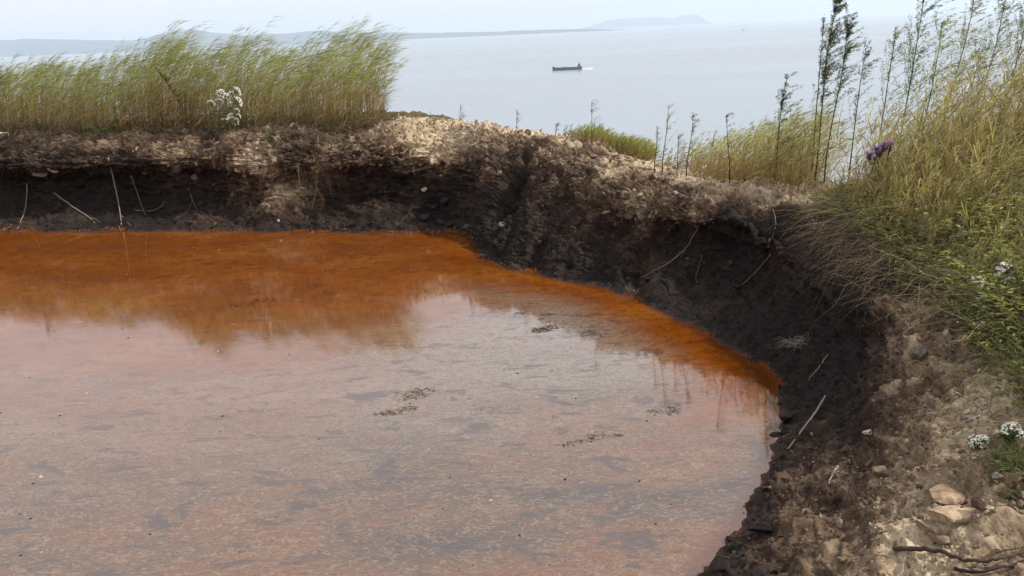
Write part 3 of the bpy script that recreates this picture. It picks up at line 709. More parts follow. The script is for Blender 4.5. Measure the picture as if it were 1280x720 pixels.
# ------------------------------------------------------------------ grasses
STRAW0 = np.array([.27, .18, .085]); STRAW1 = np.array([.46, .36, .18]); GRN = np.array([.22, .235, .045]); GRNB = np.array([.42, .44, .09]); PLUME = np.array([.42, .41, .17])
UPV = np.array([0, 0, 1.0])
def unit_az(n, spread=math.pi):
    a_ = rng.uniform(-spread, spread, n); return np.stack([np.cos(a_), np.sin(a_), a_ * 0], -1)
def reed_bed(P, H, wind, lean=.30, plume=.75, green=1.0, nleaf=3, stalkw=.0035, seedcol=PLUME, mess=.09, pw=2.2, bright=1.0, leaft=1.0, pl=1.0):
    n = len(P); mb = MB()
    d0 = norm(UPV + rng.normal(0, mess, (n, 3)) + wind * .06)
    bend = wind * lean * rng.uniform(.6, 1.4, (n, 1)) + unit_az(n) * .05 - UPV * .06
    tone = bright * rng.uniform(.6, 1.3, (n, 1)) * (1 + .45 * fbm(P * np.array([4, 4, 0]) + 8, 3)[:, None])
    g = rng.uniform(0, 1, (n, 1)) * green
    c0 = STRAW0 * np.array([.75, .68, .6]) * tone * (1 - .3 * g); c1 = (STRAW1 * (1 - g) + GRN * 1.2 * g) * tone
    path = ribbons(mb, P - UPV * .03, d0, H, bend, stalkw, c0, c1, 6, pw=pw)
    at_t = lambda t, ids: P[ids] + d0[ids] * (H[ids] * t)[:, None] + bend[ids] * (H[ids] * t ** pw)[:, None]
    for k in range(nleaf):
        ids = np.arange(n); t = rng.uniform(.03, .78, n)
        t = t * leaft; b0 = at_t(t, ids)
        ld = norm(d0 * .9 + wind * .22 + unit_az(n) * .48)
        gg = np.clip((t[:, None] - .30) * 2.2 * green + rng.normal(0, .2, (n, 1)), 0, 1)
        ca = (STRAW0 * (1 - gg) + GRN * gg) * tone; cb = (STRAW1 * (1 - gg) + GRNB * gg) * tone
        ribbons(mb, b0, ld, H * rng.uniform(.22, .42, n), wind * .28 + unit_az(n) * .18 - UPV * rng.uniform(.1, .7, (n, 1)), rng.uniform(.0045, .010, n), ca, cb, 4)
    if plume:
        ids = np.where(rng.uniform(0, 1, n) < plume)[0]; m = len(ids)
        tn = norm(d0[ids] + bend[ids] * 2.0)
        for k in range(9):
            t = rng.uniform(1 - .2 * pl ** .5, 1.0, m); b0 = at_t(t, ids)
            cc = seedcol * tone[ids] * rng.uniform(.7, 1.15, (m, 1)) * (1 - .35 * g[ids]) + GRNB * .3 * g[ids]
            ribbons(mb, b0, norm(tn * .9 + wind * .55 + rng.normal(0, .22, (m, 3))), H[ids] * rng.uniform(.06, .13, m) * pl, wind * .3 - UPV * .35, .005, cc, cc * 1.15, 2)
    return mb
def grass_points(mask, w, n, jitter=.03):
    ids = sample(mask, w, n); P = Gf[ids] + rng.normal(0, jitter, (n, 3)) * np.array([1, 1, 0]); return P, ids
WIND = norm(np.array([1.0, .12, 0]))
cell = np.ones(len(Gf)); 
dS = np.linalg.norm(np.roll(GG, -1, 0) - GG, axis=2); dU = np.linalg.norm(np.gradient(GG, axis=1), axis=2)
AREA = (dS * dU).reshape(-1)
HPX = lambda px: np.interp(px, [-200, 0, 30, 60, 100, 130, 150, 180, 200, 225, 250, 300, 330, 360, 400, 440, 470, 485, 500], [60, 68, 60, 74, 66, 74, 88, 100, 104, 100, 96, 95, 88, 86, 97, 99, 92, 70, 36])
# left stand on the far bank
m1 = (Uf > 7.0) & (Uf < 9.9) & (Gf[:, 0] < (487 - 640) / F * 10.9) & (Gf[:, 1] > 8) & (Gf[:, 0] > -9.5)
P, ids = grass_points(m1, AREA * np.where(Uf < 7.35, .35, 1.0), 4700)
x_, y_, z_ = project(P)
H = HPX(x_) / F * z_ * rng.uniform(.76, 1.02, len(P)) * np.where(rng.uniform(0, 1, len(P)) < .22, .6, 1)
H = H + np.maximum(0, (P[:, 1] - 10.9)) * .08
H *= .90 + .26 * fbm(P * np.array([3.1, 2.3, 0]) + 3, 2) + .12 * fbm(P * np.array([9, 6, 0]) + 3, 2)
keep = (x_ < 484 - 8 * rng.uniform(0, 1, len(P))) & (H > .1)
P = P[keep]; H = H[keep]
link('grass', reed_bed(P, H, WIND, lean=.24, green=1.0, nleaf=3, pw=4.0, plume=.9, stalkw=.0046, bright=1.05, mess=.075, leaft=.75, pl=1.15, seedcol=np.array([.31, .32, .11])).mesh('grass'), M_LEAF, kind='stuff', label='tall reed grass on the far bank blown to the right')
# short undergrowth and thatch at the foot of the stand
def thatch(name, P, L, cols, droop, w, label, mat=M_STRAW, spread=.9, up=.5, seg=4, pull=None):
    mb = MB(); n = len(P)
    d0 = norm(unit_az(n) * spread + UPV * up + rng.normal(0, .2, (n, 3)) + (0 if pull is None else pull))
    c = cols[rng.integers(0, len(cols), n)] * rng.uniform(.6, 1.2, (n, 1))
    ribbons(mb, P, d0, L, rng.normal(0, .25, (n, 3)) - UPV * droop, w, c * .85, c, seg, wig=.03)
    return link(name, mb.mesh(name), mat, kind='stuff', label=label)
m2 = (Uf > 5.7) & (Uf < 8.6) & (Sf > 0) & (Sf < 5.25) & (Gf[:, 0] < -1.45)
P, ids = grass_points(m2, AREA * np.where(Uf < 6.4, .5, 1), 9000)
thatch('dry_grass', P, rng.uniform(.05, .24, len(P)), np.array([[.12, .09, .06], [.20, .15, .09], [.085, .065, .045], [.13, .13, .05]]), .5, .0045, 'matted dead grass along the lip of the far bank')
# wisps above the stand
m3 = m1 & (Uf > 7.6)
P, ids = grass_points(m3, AREA, 26)
x_, y_, z_ = project(P); P = P[(x_ < 470) & (x_ > 150)]
H = rng.uniform(1.25, 1.5, len(P))
link('grass', reed_bed(P, H, WIND, lean=.4, green=.3, nleaf=1, stalkw=.003).mesh('grass'), M_LEAF, kind='stuff', label='few taller seeding stalks rising over the reed stand')

# middle tuft and the fringe behind the crest
def px_region(mask, poly):
    return mask
mid_m = (Uf > 7.2) & (Uf < 9.5) & (Sf > 6.5) & (Sf < 9.6)
P, ids = grass_points(mid_m & (PX > 700) & (PX < 812), AREA, 1500)
x_, y_, z_ = project(P)
tgt = np.interp(x_, [700, 712, 730, 745, 765, 785, 800, 815], [150, 158, 153, 155, 165, 168, 172, 180])
H = np.clip((y_ - tgt) / F * z_, .05, 1.4) * rng.uniform(.6, 1.05, len(P))
tb = reed_bed(P, H, WIND, lean=.22, green=1.3, nleaf=5, plume=.2)
tuft = link('grass', tb.mesh('grass'), M_LEAF, kind='stuff', label='bright green grass tuft behind the middle crest')
fr = (Uf > 7.25) & (Uf < 9.9) & (Sf > 7.3) & (Sf < 11.6) & (PX > 815) & (PX < 1010)
P, ids = grass_points(fr, AREA * np.clip((PX - 790) / 90, .3, 1), 1900)
x_, y_, z_ = project(P)
tgt = np.interp(x_, [815, 850, 880, 920, 960, 1000, 1010], [190, 180, 170, 162, 150, 135, 120])
H = np.clip((y_ - tgt) / F * z_, .10, 1.3) * rng.uniform(.35, 1.15, len(P))
link('grass', reed_bed(P, H, WIND, lean=.14, green=.6, nleaf=3, plume=.5, mess=.12, bright=1.25).mesh('grass'), M_LEAF, kind='stuff', label='yellow-green grass fringe above the black overhang')
# right slope: tall mixed grass
rt = (Uf > 7.15) & (Uf < 10.7) & (Sf > 9.3) & (Sf < 13.2) & (PX > 950) & (PX < 1420)
P, ids = grass_points(rt & (Uf < 10.2), AREA / PZ ** 2 * np.where((PX > 985) & (PX < 1130), 2.2, 1.0) * np.where(PY > 260, .5, 1), 7000)
x_, y_, z_ = project(P)
tgt = np.interp(x_, [950, 1000, 1040, 1080, 1120, 1180, 1240, 1300, 1420], [170, 135, 100, 72, 45, 28, 8, 0, -20])
H = np.clip((y_ - tgt) / F * z_, .12, 1.5) * rng.uniform(.4, 1.0, len(P)) * np.where(rng.uniform(0, 1, len(P)) < .3, .55, 1)
H = np.minimum(H, .35 + 1.15 * sstep(7.2, 8.2, Uf[ids])) * np.interp(y_, [205, 270, 330], [1, .72, .35])
link('grass', reed_bed(P, H, WIND * .6, lean=.2, green=.5, nleaf=4, plume=.4, mess=.2, bright=1.3, seedcol=np.array([.36, .31, .15])).mesh('grass'), M_LEAF, kind='stuff', label='tall straw and green grass covering the right slope')
# low herbs under it
def herb_cover(name, P, L, label, leafw=.008, nl=10, cols=None):
    mb = MB(); n = len(P)
    if cols is None: cols = np.array([[.11, .12, .035], [.16, .19, .04], [.075, .09, .03], [.20, .17, .07]])
    d0 = norm(UPV + unit_az(n) * .7)
    c = cols[rng.integers(0, len(cols), n)] * rng.uniform(.7, 1.3, (n, 1))
    bend = unit_az(n) * .3 - UPV * .2
    ribbons(mb, P, d0, L, bend, .003, c * .7, c, 3)
    for k in range(nl):
        t = rng.uniform(.25, 1, n); b0 = P + d0 * (L * t)[:, None] + bend * (L * t * t)[:, None]
        leaves(mb, b0, norm(unit_az(n) + UPV * .45), rng.uniform(.02, .045, n), leafw * rng.uniform(.7, 1.3, n), c * rng.uniform(.8, 1.25, (n, 1)))
    return link(name, mb.mesh(name), M_LEAF, kind='stuff', label=label)
hb_m = (Uf > 6.85) & (Uf < 8.9) & (Sf > 9.25) & (Sf < 12.6) & (PX > 950)
P, ids = grass_points(hb_m, AREA / PZ, 5200)
herb_cover('undergrowth', P, rng.uniform(.10, .38, len(P)), 'dark olive low herbs under the grass on the right slope')
hb2 = (Uf > 7.3) & (Uf < 9.9) & (Sf > 9.8) & (Sf < 13.2) & (PX > 985) & (fbm(Gf * np.array([1.6, 1.6, 0]) + 11, 2) > -.05)
P, ids = grass_points(hb2, AREA / PZ ** 2, 1300)
herb_cover('undergrowth', P, rng.uniform(.35, .95, len(P)) * np.interp(PX[ids], [980, 1060], [.4, 1]), 'tall feathery green weeds mixed into the straw of the right slope', leafw=.009, nl=26, cols=np.array([[.15, .18, .05], [.20, .22, .07], [.12, .13, .06], [.28, .29, .07]]))
P, ids = grass_points(m1 & (Uf < 8.6), AREA, 1300)
herb_cover('undergrowth', P, rng.uniform(.10, .42, len(P)), 'low brownish herbs at the foot of the reed grass', nl=7, cols=np.array([[.13, .10, .05], [.07, .075, .03], [.16, .12, .06]]))
# reclining straw across the right slope, and the dry curtain hanging over the edge
m4 = (Uf > 6.6) & (Uf < 8.6) & (Sf > 9.3) & (Sf < 13.0) & (PX > 960)
P, ids = grass_points(m4, AREA, 2000)
P = P + UPV * rng.uniform(.0, .16, (len(P), 1))
thatch('dry_grass', P, rng.uniform(.15, .55, len(P)), np.array([[.36, .30, .19], [.28, .22, .13], [.20, .15, .09], [.22, .22, .08]]), .35, .0038, 'long straw stalks lying over the right slope', spread=.5, up=.18, seg=5, pull=np.array([-.75, -.35, .1]))
m5 = (Uf > 6.1) & (Uf < 7.5) & (Sf > 9.7) & (Sf < 11.7) & (PX > 960) & (PX < 1120)
P, ids = grass_points(m5, AREA, 1300)
thatch('dry_grass', P + UPV * .03, rng.uniform(.12, .42, len(P)), np.array([[.16, .11, .075], [.22, .16, .10], [.09, .062, .046], [.26, .20, .13]]), .55, .0035, 'dry brown grass hanging over the edge beside the black overhang', spread=.75, up=-.1, seg=5, pull=np.array([-.6, -.35, 0]))
m6 = (Uf > 4.5) & (Uf < 7.5) & (Sf > 3.0) & (Sf < 4.75) & (PX > 375) & (PX < 415) & (PY > 165) & (PY < 262)
P, ids = grass_points(m6, AREA, 130)
thatch('dry_grass', P + np.array([0, -.05, .02]), rng.uniform(.12, .40, len(P)), np.array([[.20, .15, .09], [.28, .22, .14], [.12, .085, .06]]), .6, .0045, 'wisps of dead grass and roots hanging down the far bank', spread=.25, up=-.5, seg=4)
# sparse litter and rootlets over the whole bank
m7 = m_in & (Uf > 2.5) & (Uf < 7.6)
P, ids = grass_points(m7, AREA, 1500, .01)
P = P + NNf[ids] * .006
thatch('root_fibres', P, rng.uniform(.03, .16, len(P)), np.array([[.12, .09, .07], [.20, .16, .12], [.06, .045, .038]]), .35, .0024, 'fine dead rootlets sticking out of the bank', spread=.9, up=-.1, seg=4)

# ------------------------------------------------------------------ single plants, built as things
def plant(name, p, label, cat, group=None):
    o = bpy.data.objects.new(name, None); COL.objects.link(o); o.location = p; o['label'] = label; o['category'] = cat
    if group: o['group'] = group
    return o
def blob_leaf_arrays(): pass
def mugwort(px, top, base, label, group='tall dark seed stems', dens=1.0, leanx=.06, colr=(.105, .105, .065), start=.35, wid=.12, p=None, bare=False):
    """tall wild stem with short side sprays of small leaves and seed clusters"""
    if p is None: p, n_ = hit(*base)
    z = (p - CAM) @ _f
    top_w = CAM + ray(px, top) * (z / (ray(px, top) @ _f))
    h = max(top_w[2] - p[2], .15); dx = (top_w - p); dx[1] = 0
    root = plant('mugwort', p, label, 'plant', group)
    n = 9; t = np.linspace(0, 1, n)
    cv = rng.uniform(-.05, .09) * h
    pts = np.stack([dx[0] * t ** 1.4 + cv * np.sin(t * math.pi) * (t - .3), rng.normal(0, .004, n).cumsum(), h * t], -1)
    mb = MB(); tube(mb, pts, .0045 * (1.15 - t) * (h / 1.0) ** .5 + .0012, 5, (.085, .065, .04)); 
    fo = MB(); m = int(30 * dens) + 3
    tt = np.sort(start + (.99 - start) * rng.uniform(0, 1, m) ** .85); base_ = np.stack([np.interp(tt, t, pts[:, k]) for k in range(3)], -1)
    L = wid * h * (1.3 - tt) * rng.uniform(.35, 1.9, m)
    d = norm(unit_az(m) * .75 + UPV * rng.uniform(.5, 1.4, (m, 1)) + WIND * .45)
    ribbons(mb, base_, d, L, WIND * .2 - UPV * rng.uniform(-.1, .3, (m, 1)), .0026, np.array(colr), np.array(colr), 3)
    if not bare:
        for k in range(int(16 * dens) + 8):
            u_ = rng.uniform(0, 1, m) ** .6 * 1.08; b0 = base_ + d * (L * u_)[:, None] + (WIND * .2 - UPV * .1) * (L * u_ * u_)[:, None] + rng.normal(0, .005, (m, 3))
            cc = np.array(colr) * rng.uniform(.55, 1.6, (m, 1)) * np.where(rng.uniform(0, 1, (m, 1)) < .3, np.array([[1.2, 1.35, .6]]), 1.0)
            leaves(fo, b0, norm(d * .9 + unit_az(m) * .6 + WIND * .3), rng.uniform(.012, .034, m) * np.clip(h / .9, .45, 1), rng.uniform(.003, .007, m), cc, .4)
        link('foliage', fo.mesh('foliage'), M_LEAF, root, kind='stuff')
    # a few long lower leaves
    lo_n = 8; lt = rng.uniform(.05, .4, lo_n); lb = np.stack([np.interp(lt, t, pts[:, k]) for k in range(3)], -1)
    ribbons(mb, lb, norm(unit_az(lo_n) + UPV * .5), h * .12, -UPV * .5 + np.zeros((lo_n, 3)), .007, (.10, .10, .04), (.14, .13, .05), 3)
    link('stem', mb.mesh('stem'), M_LEAF, root)
    return root
DK = (.14, .15, .085); GY = (.26, .27, .17)
mugwort(1022, 0, (1018, 190), 'tallest dark seeded stem, left of the pair by the edge of the right slope', dens=3.0, colr=DK, wid=.12, start=.4)
mugwort(1036, 20, (1030, 195), 'slightly shorter dark seeded stem right behind the tallest one', dens=2.2, colr=DK, wid=.12, start=.45)
mugwort(1008, 30, (1014, 200), 'thin dark stem leaning against the left of the tallest one', dens=1.2, colr=DK, wid=.10, start=.5)
mugwort(972, 92, (968, 185), 'short bushy dark stem alone at the left end of the right slope', dens=1.4, colr=(.085, .095, .055), wid=.2, start=.2)
mugwort(1062, 62, (1060, 190), 'slender stem with few leaves right of the tallest seeded stem', dens=1.2, colr=DK, wid=.2, start=.35)
mugwort(1124, -12, (1118, 140), 'dark leafy stem in the yellow plume grass of the right slope', dens=2.4, colr=(.17, .19, .07), wid=.24, start=.35)
mugwort(1182, -8, (1166, 180), 'tall leaning stem with drooping grey leaves over the purple flowers', dens=2.2, colr=GY, wid=.24, start=.35)
mugwort(1250, -35, (1245, 165), 'thick dark stem near the right edge above the green weeds', dens=2.6, colr=(.16, .16, .08), wid=.25, start=.25)
mugwort(1222, 5, (1205, 150), 'thin leafy stem left of the thick dark stem', dens=2.0, colr=(.20, .22, .08), wid=.24, start=.3)
mugwort(1290, 40, (1280, 150), 'bushy brown stem half cut by the right edge of the view', dens=2.4, colr=(.15, .13, .08), wid=.26, start=.2)
mugwort(1095, 40, (1092, 160), 'slight green stem between the slender one and the yellow plumes', dens=1.6, colr=(.2, .23, .08), wid=.24, start=.3)
mugwort(1150, 30, (1143, 160), 'bushy yellow-green stem between the dark leafy one and the leaning grey one', dens=2.2, colr=(.26, .28, .08), wid=.28, start=.3)
mugwort(1205, 60, (1190, 175), 'short feathery grey stem among the straw behind the green weeds', dens=1.8, colr=GY, wid=.3, start=.3)
mugwort(831, 132, (828, 219), 'grey-green stem standing over the sea behind the crest, tallest of its row', dens=.6, colr=GY, wid=.22, start=.25)
mugwort(818, 155, (818, 217), 'short grey stem at the left of the row over the sea', dens=.4, colr=GY, wid=.22, start=.25)
mugwort(862, 142, (858, 221), 'dark-tipped stem in the middle of the row over the sea', dens=.7, colr=(.14, .13, .09), wid=.16, start=.4)
mugwort(845, 165, (846, 220), 'small pale stem between the tallest and the dark-tipped stem', dens=.6, colr=GY, wid=.18, start=.3)
mugwort(902, 140, (912, 225), 'curved dry stem bending left above the black overhang', dens=.4, colr=(.12, .10, .07), wid=.16, start=.5)
mugwort(738, 126, (740, 183), 'dark stem rising from the bright green tuft', dens=.5, colr=(.16, .17, .11), wid=.2, start=.3)
mugwort(696, 158, (694, 172), 'tiny grey sprig left of the bright green tuft', dens=.4, colr=(.12, .13, .1), wid=.3, start=.2)
mugwort(646, 139, (646, 165), 'tiny lone sprig on the crest over the sea', dens=.4, colr=(.10, .10, .09), wid=.22, start=.3)
mugwort(576, 132, (575, 159), 'tiny branched sprig on the crest right of the reed grass', dens=.5, colr=(.14, .14, .12), wid=.3, start=.2)
mugwort(538, 138, (538, 156), 'faint low sprig just right of the reed grass', dens=.3, colr=(.2, .2, .15), wid=.25, start=.3, bare=True)
mugwort(5, 76, (6, 150), 'dark leafy plant at the left end of the reed grass', dens=1.6, colr=(.07, .10, .05), wid=.25, start=.1)
mugwort(203, 84, (238, 160), 'withered dark thistle stalk leaning left in the reed grass', dens=1.5, colr=(.09, .10, .045), wid=.10, start=.05)

FL_W = None
def umbel_mesh(kind):
    mb = MB()
    if kind == 'white':
        n = 34; rr = np.sqrt(rng.uniform(0, 1, n)); th = rng.uniform(0, 6.28, n)
        P = np.stack([rr * np.cos(th), rr * np.sin(th), .6 * (1 - rr ** 2) + rng.normal(0, .04, n)], -1)
        for p_ in P: tube(mb, [np.array([0, 0, -.75]), p_ * .5 + np.array([0, 0, -.25]), p_], .02, 3, (.12, .16, .06), False)
        chips(mb, P, np.full(n, .19), np.tile([.78, .77, .70], (n, 1)) * rng.uniform(.85, 1.05, (n, 1)), .6, IV1, IT1, .15)
    else:
        n = 60; P = np.zeros((n, 3)) + np.array([0, 0, .05])
        ribbons(mb, P, norm(unit_az(n) * .9 + UPV * rng.uniform(.2, 1.4, (n, 1))), rng.uniform(.7, 1.0, n), -UPV * .1 + np.zeros((n, 3)), .12, (.20, .09, .26), (.42, .24, .52), 2)
        chips(mb, np.array([[0, 0, -.25]]), np.array([.55]), np.array([[.07, .07, .05]]), .9)
    return mb.mesh('flower_head')
def flowering(name, base, heads, label, kind='white', r=6, nleaf=60, leafcol=(.07, .13, .035), cat='flower', leafr=.12, p=None, lean=0):
    if p is None: p, n_ = hit(*base)
    root = plant(name, p, label, cat)
    z = (p - CAM) @ _f; me = umbel_mesh(kind)
    mbs = MB(); fo = MB()
    for k, hd in enumerate(heads):
        hx, hy = hd[0], hd[1]; rr = (hd[2] if len(hd) > 2 else r) / F * z * 1.25
        zz = z - (.10 if kind == 'white' else .32) - .12 * rng.uniform(0, 1)
        q = CAM + ray(hx, hy) * (zz / (ray(hx, hy) @ _f)) - p
        o = link('flower_head', me, M_PETAL, root, loc=q); o.scale = (rr, rr, rr)
        o.rotation_euler = (rng.uniform(.5, 1.1) * (1 if kind == 'white' else .45), rng.uniform(-.3, .3), rng.uniform(0, 6))
        t = np.linspace(0, 1, 6)[:, None]
        st = np.array([0, 0, 0.0]) * (1 - t) + (q - np.array([0, 0, rr * .6])) * t; st[:, :2] *= t ** .6; 
        tube(mbs, st, .0022, 4, (.10, .13, .05))
    n = nleaf
    b0 = rng.normal(0, leafr * .6, (n, 3)) * np.array([1, .6, 0]); b0[:, 2] = rng.uniform(0, max(.08, (np.mean([h_[1] for h_ in heads]) and .16)), n)
    hmax = max(.06, np.mean([ (CAM + ray(h_[0], h_[1]) * (z / (ray(h_[0], h_[1]) @ _f)) - p)[2] for h_ in heads]))
    b0[:, 2] = rng.uniform(0, hmax * .9, n)
    leaves(fo, b0, norm(unit_az(n) + UPV * .4), rng.uniform(.03, .07, n), rng.uniform(.010, .022, n), np.array(leafcol) * rng.uniform(.7, 1.4, (n, 1)))
    link('stem', mbs.mesh('stem'), M_LEAF, root)
    link('foliage', fo.mesh('foliage'), M_LEAF, root, kind='stuff')
    return root
M_PETAL = leaf_material('petal', .15, .8)
flowering('yarrow', (284, 164), [(264, 129, 4), (274, 127, 4), (276, 116, 4), (283, 121, 5), (290, 118, 4), (296, 114, 5), (297, 127, 6), (288, 130, 3), (296, 138, 3), (288, 146, 4), (291, 152, 6), (281, 151, 3), (298, 145, 3)],
          'clump of white flower heads in the reed grass of the far bank', nleaf=110, leafcol=(.05, .085, .03), leafr=.2)
flowering('yarrow', (1262, 400), [(1222, 352, 7), (1255, 337, 9), (1262, 351, 5), (1226, 369, 4)], 'leafy plant with two white flower heads at the right edge below the lying straw', nleaf=90, leafcol=(.10, .17, .04), leafr=.12)
flowering('yarrow', (1226, 416), [(1224, 407, 6)], 'single small white flower head on bare earth', nleaf=8, leafr=.04)
flowering('yarrow', (1266, 552), [(1260, 537, 8), (1272, 541, 7), (1268, 533, 6)], 'low white flowers over the green grass tuft', nleaf=20, leafr=.05)
flowering('yarrow', (1222, 562), [(1222, 552, 8), (1231, 549, 5), (1214, 557, 4)], 'low white flowers on pale ground left of the grass tuft', nleaf=8, leafr=.03)
flowering('wild_aster', (1100, 262), [(1087, 195, 7), (1096, 188, 7), (1104, 184, 7), (1112, 182, 7), (1100, 192, 6), (1112, 190, 5), (1093, 198, 4)], 'cluster of purple flowers on the right slope', 'purple', nleaf=50, leafcol=(.08, .12, .04))

def weed(px, py, r_px, label, col=(.13, .22, .04), n=90, h=.16, leaf=(.03, .06)):
    p, n_ = hit(px, py); z = (p - CAM) @ _f; r = r_px / F * z
    root = plant('weed', p, label, 'plant'); st = MB(); fo = MB()
    ns = 12; d = norm(unit_az(ns) * .8 + UPV * .8); L = rng.uniform(.6, 1.1, ns) * r * 1.2
    ribbons(st, np.zeros((ns, 3)), d, L, -UPV * .15 + np.zeros((ns, 3)), .004, np.array(col) * .6, np.array(col) * .8, 4)
    i = rng.integers(0, ns, n); t = rng.uniform(.25, 1.0, n)
    b0 = d[i] * (L[i] * t)[:, None] - UPV * (.15 * L[i] * t * t)[:, None]
    leaves(fo, b0, norm(unit_az(n) + UPV * .4), rng.uniform(*leaf, n), rng.uniform(.010, .022, n), np.array(col) * rng.uniform(.65, 1.35, (n, 1)))
    link('stem', st.mesh('stem'), M_LEAF, root); link('foliage', fo.mesh('foliage'), M_LEAF, root, kind='stuff'); return root
weed(133, 172, 32, 'small leafy green weed on the lip of the far bank above the roots', (.06, .11, .03), 120)
weed(335, 174, 10, 'tiny bright seedling on the edge below the white flowers', (.16, .2, .05), 24)
weed(1140, 292, 30, 'bright green weed sprawling at the brink above the right bank', (.13, .22, .04), 130)
weed(1135, 347, 28, 'low green weed rooted in bare brown earth on the right bank', (.085, .14, .04), 90, leaf=(.02, .045))
weed(1265, 300, 26, 'bright green leaves at the right edge under the lying straw', (.14, .22, .04), 110)
weed(1260, 245, 22, 'yellow-green weed among the straw near the right edge', (.2, .24, .04), 80)
weed(1205, 215, 28, 'mid-green leafy herb right of the purple flowers', (.08, .13, .035), 110)
weed(1266, 415, 14, 'broad-leaved yellow-green seedling below the white flower heads', (.22, .30, .05), 22, leaf=(.04, .06))
# near grass tuft, bottom right
def tuft_plant(px, py, r_px, n, label, hh):
    p, n_ = hit(px, py); z = (p - CAM) @ _f; r = r_px / F * z
    mb = MB(); b0 = rng.normal(0, r * .45, (n, 3)) * np.array([1, 1, 0])
    for i in range(n): b0[i, 2] = ground_z(p[0] + b0[i, 0], p[1] + b0[i, 1]) - p[2]
    c = np.array([.15, .22, .05]) * rng.uniform(.6, 1.4, (n, 1)); c[rng.uniform(0, 1, n) < .3] = [.32, .28, .15]
    ribbons(mb, b0, norm(unit_az(n) * .7 + UPV * .7), rng.uniform(.5, 1.2, n) * hh, unit_az(n) * .3 - UPV * .45, rng.uniform(.003, .006, n), c * .7, c, 5)
    return link('grass_tuft', mb.mesh('grass_tuft'), M_LEAF, loc=p, label=label, cat='grass')
tuft_plant(1268, 575, 38, 210, 'fresh green grass tuft at the right edge near the bottom', .13)
tuft_plant(1275, 620, 20, 60, 'thin yellowish grass tuft below the fresh green one', .10)
def dead_tuft(px, py, r_px, n, label):
    p, n_ = hit(px, py); z = (p - CAM) @ _f; r = r_px / F * z; mb = MB()
    b0 = rng.normal(0, r * .25, (n, 3)); b0[:, 2] = .01
    c = np.array([.42, .37, .30]) * rng.uniform(.5, 1.1, (n, 1))
    ribbons(mb, b0, norm(unit_az(n) + UPV * .35 + n_ * .4), rng.uniform(.4, 1.1, n) * r, unit_az(n) * .3 - UPV * .4, .0035, c * .8, c, 4, wig=.04)
    return link('dead_tuft', mb.mesh('dead_tuft'), M_STRAW, loc=p, label=label, cat='grass')
dead_tuft(1000, 432, 32, 60, 'pale dead grass tuft lying on the black slope')
dead_tuft(1045, 594, 14, 30, 'small pale tuft of dead roots on the near slope')
dead_tuft(1215, 447, 16, 16, 'dry stalks lying near the single white flower head')

# ------------------------------------------------------------------ roots, twigs, sticks
def stick(name, pix, rad_px, label, col, cat, forks=(), lift=.012, group=None, wob=.006, sides=6):
    """pix: photo points the stick passes; laid on the bank surface"""
    pts = []
    hp = [hit(*q) for q in pix]; p0 = hp[0][0]
    P = np.array([h_[0] for h_ in hp]); Nn = np.array([h_[1] for h_ in hp])
    z = (P - CAM) @ _f; r = rad_px / F * z
    P = P + norm(Nn) * (r * .6 + lift)[:, None]
    t = np.linspace(0, len(P) - 1, (len(P) - 1) * 5 + 1)
    Q = np.stack([np.interp(t, np.arange(len(P)), P[:, k]) for k in range(3)], -1)
    ker = np.array([.25, .5, .25])
    for _ in range(4):
        Q[1:-1] = .25 * Q[:-2] + .5 * Q[1:-1] + .25 * Q[2:]
    Q += rng.normal(0, wob * .35, Q.shape) * np.array([1, 1, 1])
    R = np.interp(t, [0, t[-1]], [r[0], r[-1] * .55]) * rng.uniform(.85, 1.15, len(Q))
    mb = MB(); tube(mb, Q - p0, R, sides, col)
    root = None
    if not forks: return link(name, mb.mesh(name, smooth=True), M_WOOD, loc=p0, label=label, cat=cat, group=group)
    root = plant(name, p0, label, cat, group)
    link('main_stem', mb.mesh('main_stem', smooth=True), M_WOOD, root)
    for fk in forks:
        hp = [hit(*q) for q in fk]; P = np.array([h_[0] + h_[1] * lift for h_ in hp]) - p0
        t = np.linspace(0, len(P) - 1, (len(P) - 1) * 4 + 1); Q = np.stack([np.interp(t, np.arange(len(P)), P[:, k]) for k in range(3)], -1)
        mb = MB(); tube(mb, Q, np.linspace(R.mean() * .7, R.mean() * .25, len(Q)), 5, col); link('side_twig', mb.mesh('side_twig', smooth=True), M_WOOD, root)
    return root
RT = (.24, .19, .15); RT2 = (.16, .125, .10)
stick('root', [(35, 230), (35, 250), (31, 270), (22, 288)], .9, 'pale bare root hanging to the water, leftmost of the far bank', RT, 'root')
stick('root', [(68, 240), (90, 259), (108, 271), (120, 279)], .9, 'slanting root sprawling down to the right above the water', RT, 'root', forks=[[(112, 273), (120, 274), (126, 279)], [(118, 277), (118, 286)]])
stick('root', [(136, 198), (142, 220), (149, 250), (153, 282)], 1.1, 'longest straight root hanging from the far bank', (.26, .21, .17), 'root', forks=[[(152, 270), (158, 276), (165, 283)]])
stick('root', [(164, 219), (170, 238), (177, 256), (183, 270)], .8, 'short root right of the longest one', RT2, 'root')
stick('root', [(170, 263), (190, 266), (203, 259), (207, 252)], .8, 'upcurved twig low on the black wall', RT2, 'root')
stick('root', [(236, 235), (241, 250), (247, 262)], .7, 'small forked rootlet below the white flowers', RT2, 'root', forks=[[(241, 250), (236, 262)]])
stick('root', [(398, 172), (398, 205), (397, 235), (390, 262)], .9, 'pale root running down from the reed grass to the black wall', (.26, .20, .13), 'root', forks=[[(397, 235), (403, 250), (404, 262)]])
stick('root', [(412, 180), (408, 200), (400, 215)], .7, 'thin hanging straw beside the pale root', (.28, .22, .14), 'root')
stick('twig', [(880, 268), (872, 288), (858, 312), (852, 322)], 1.0, 'bent twig hanging from the overhang lip', (.17, .13, .11), 'twig')
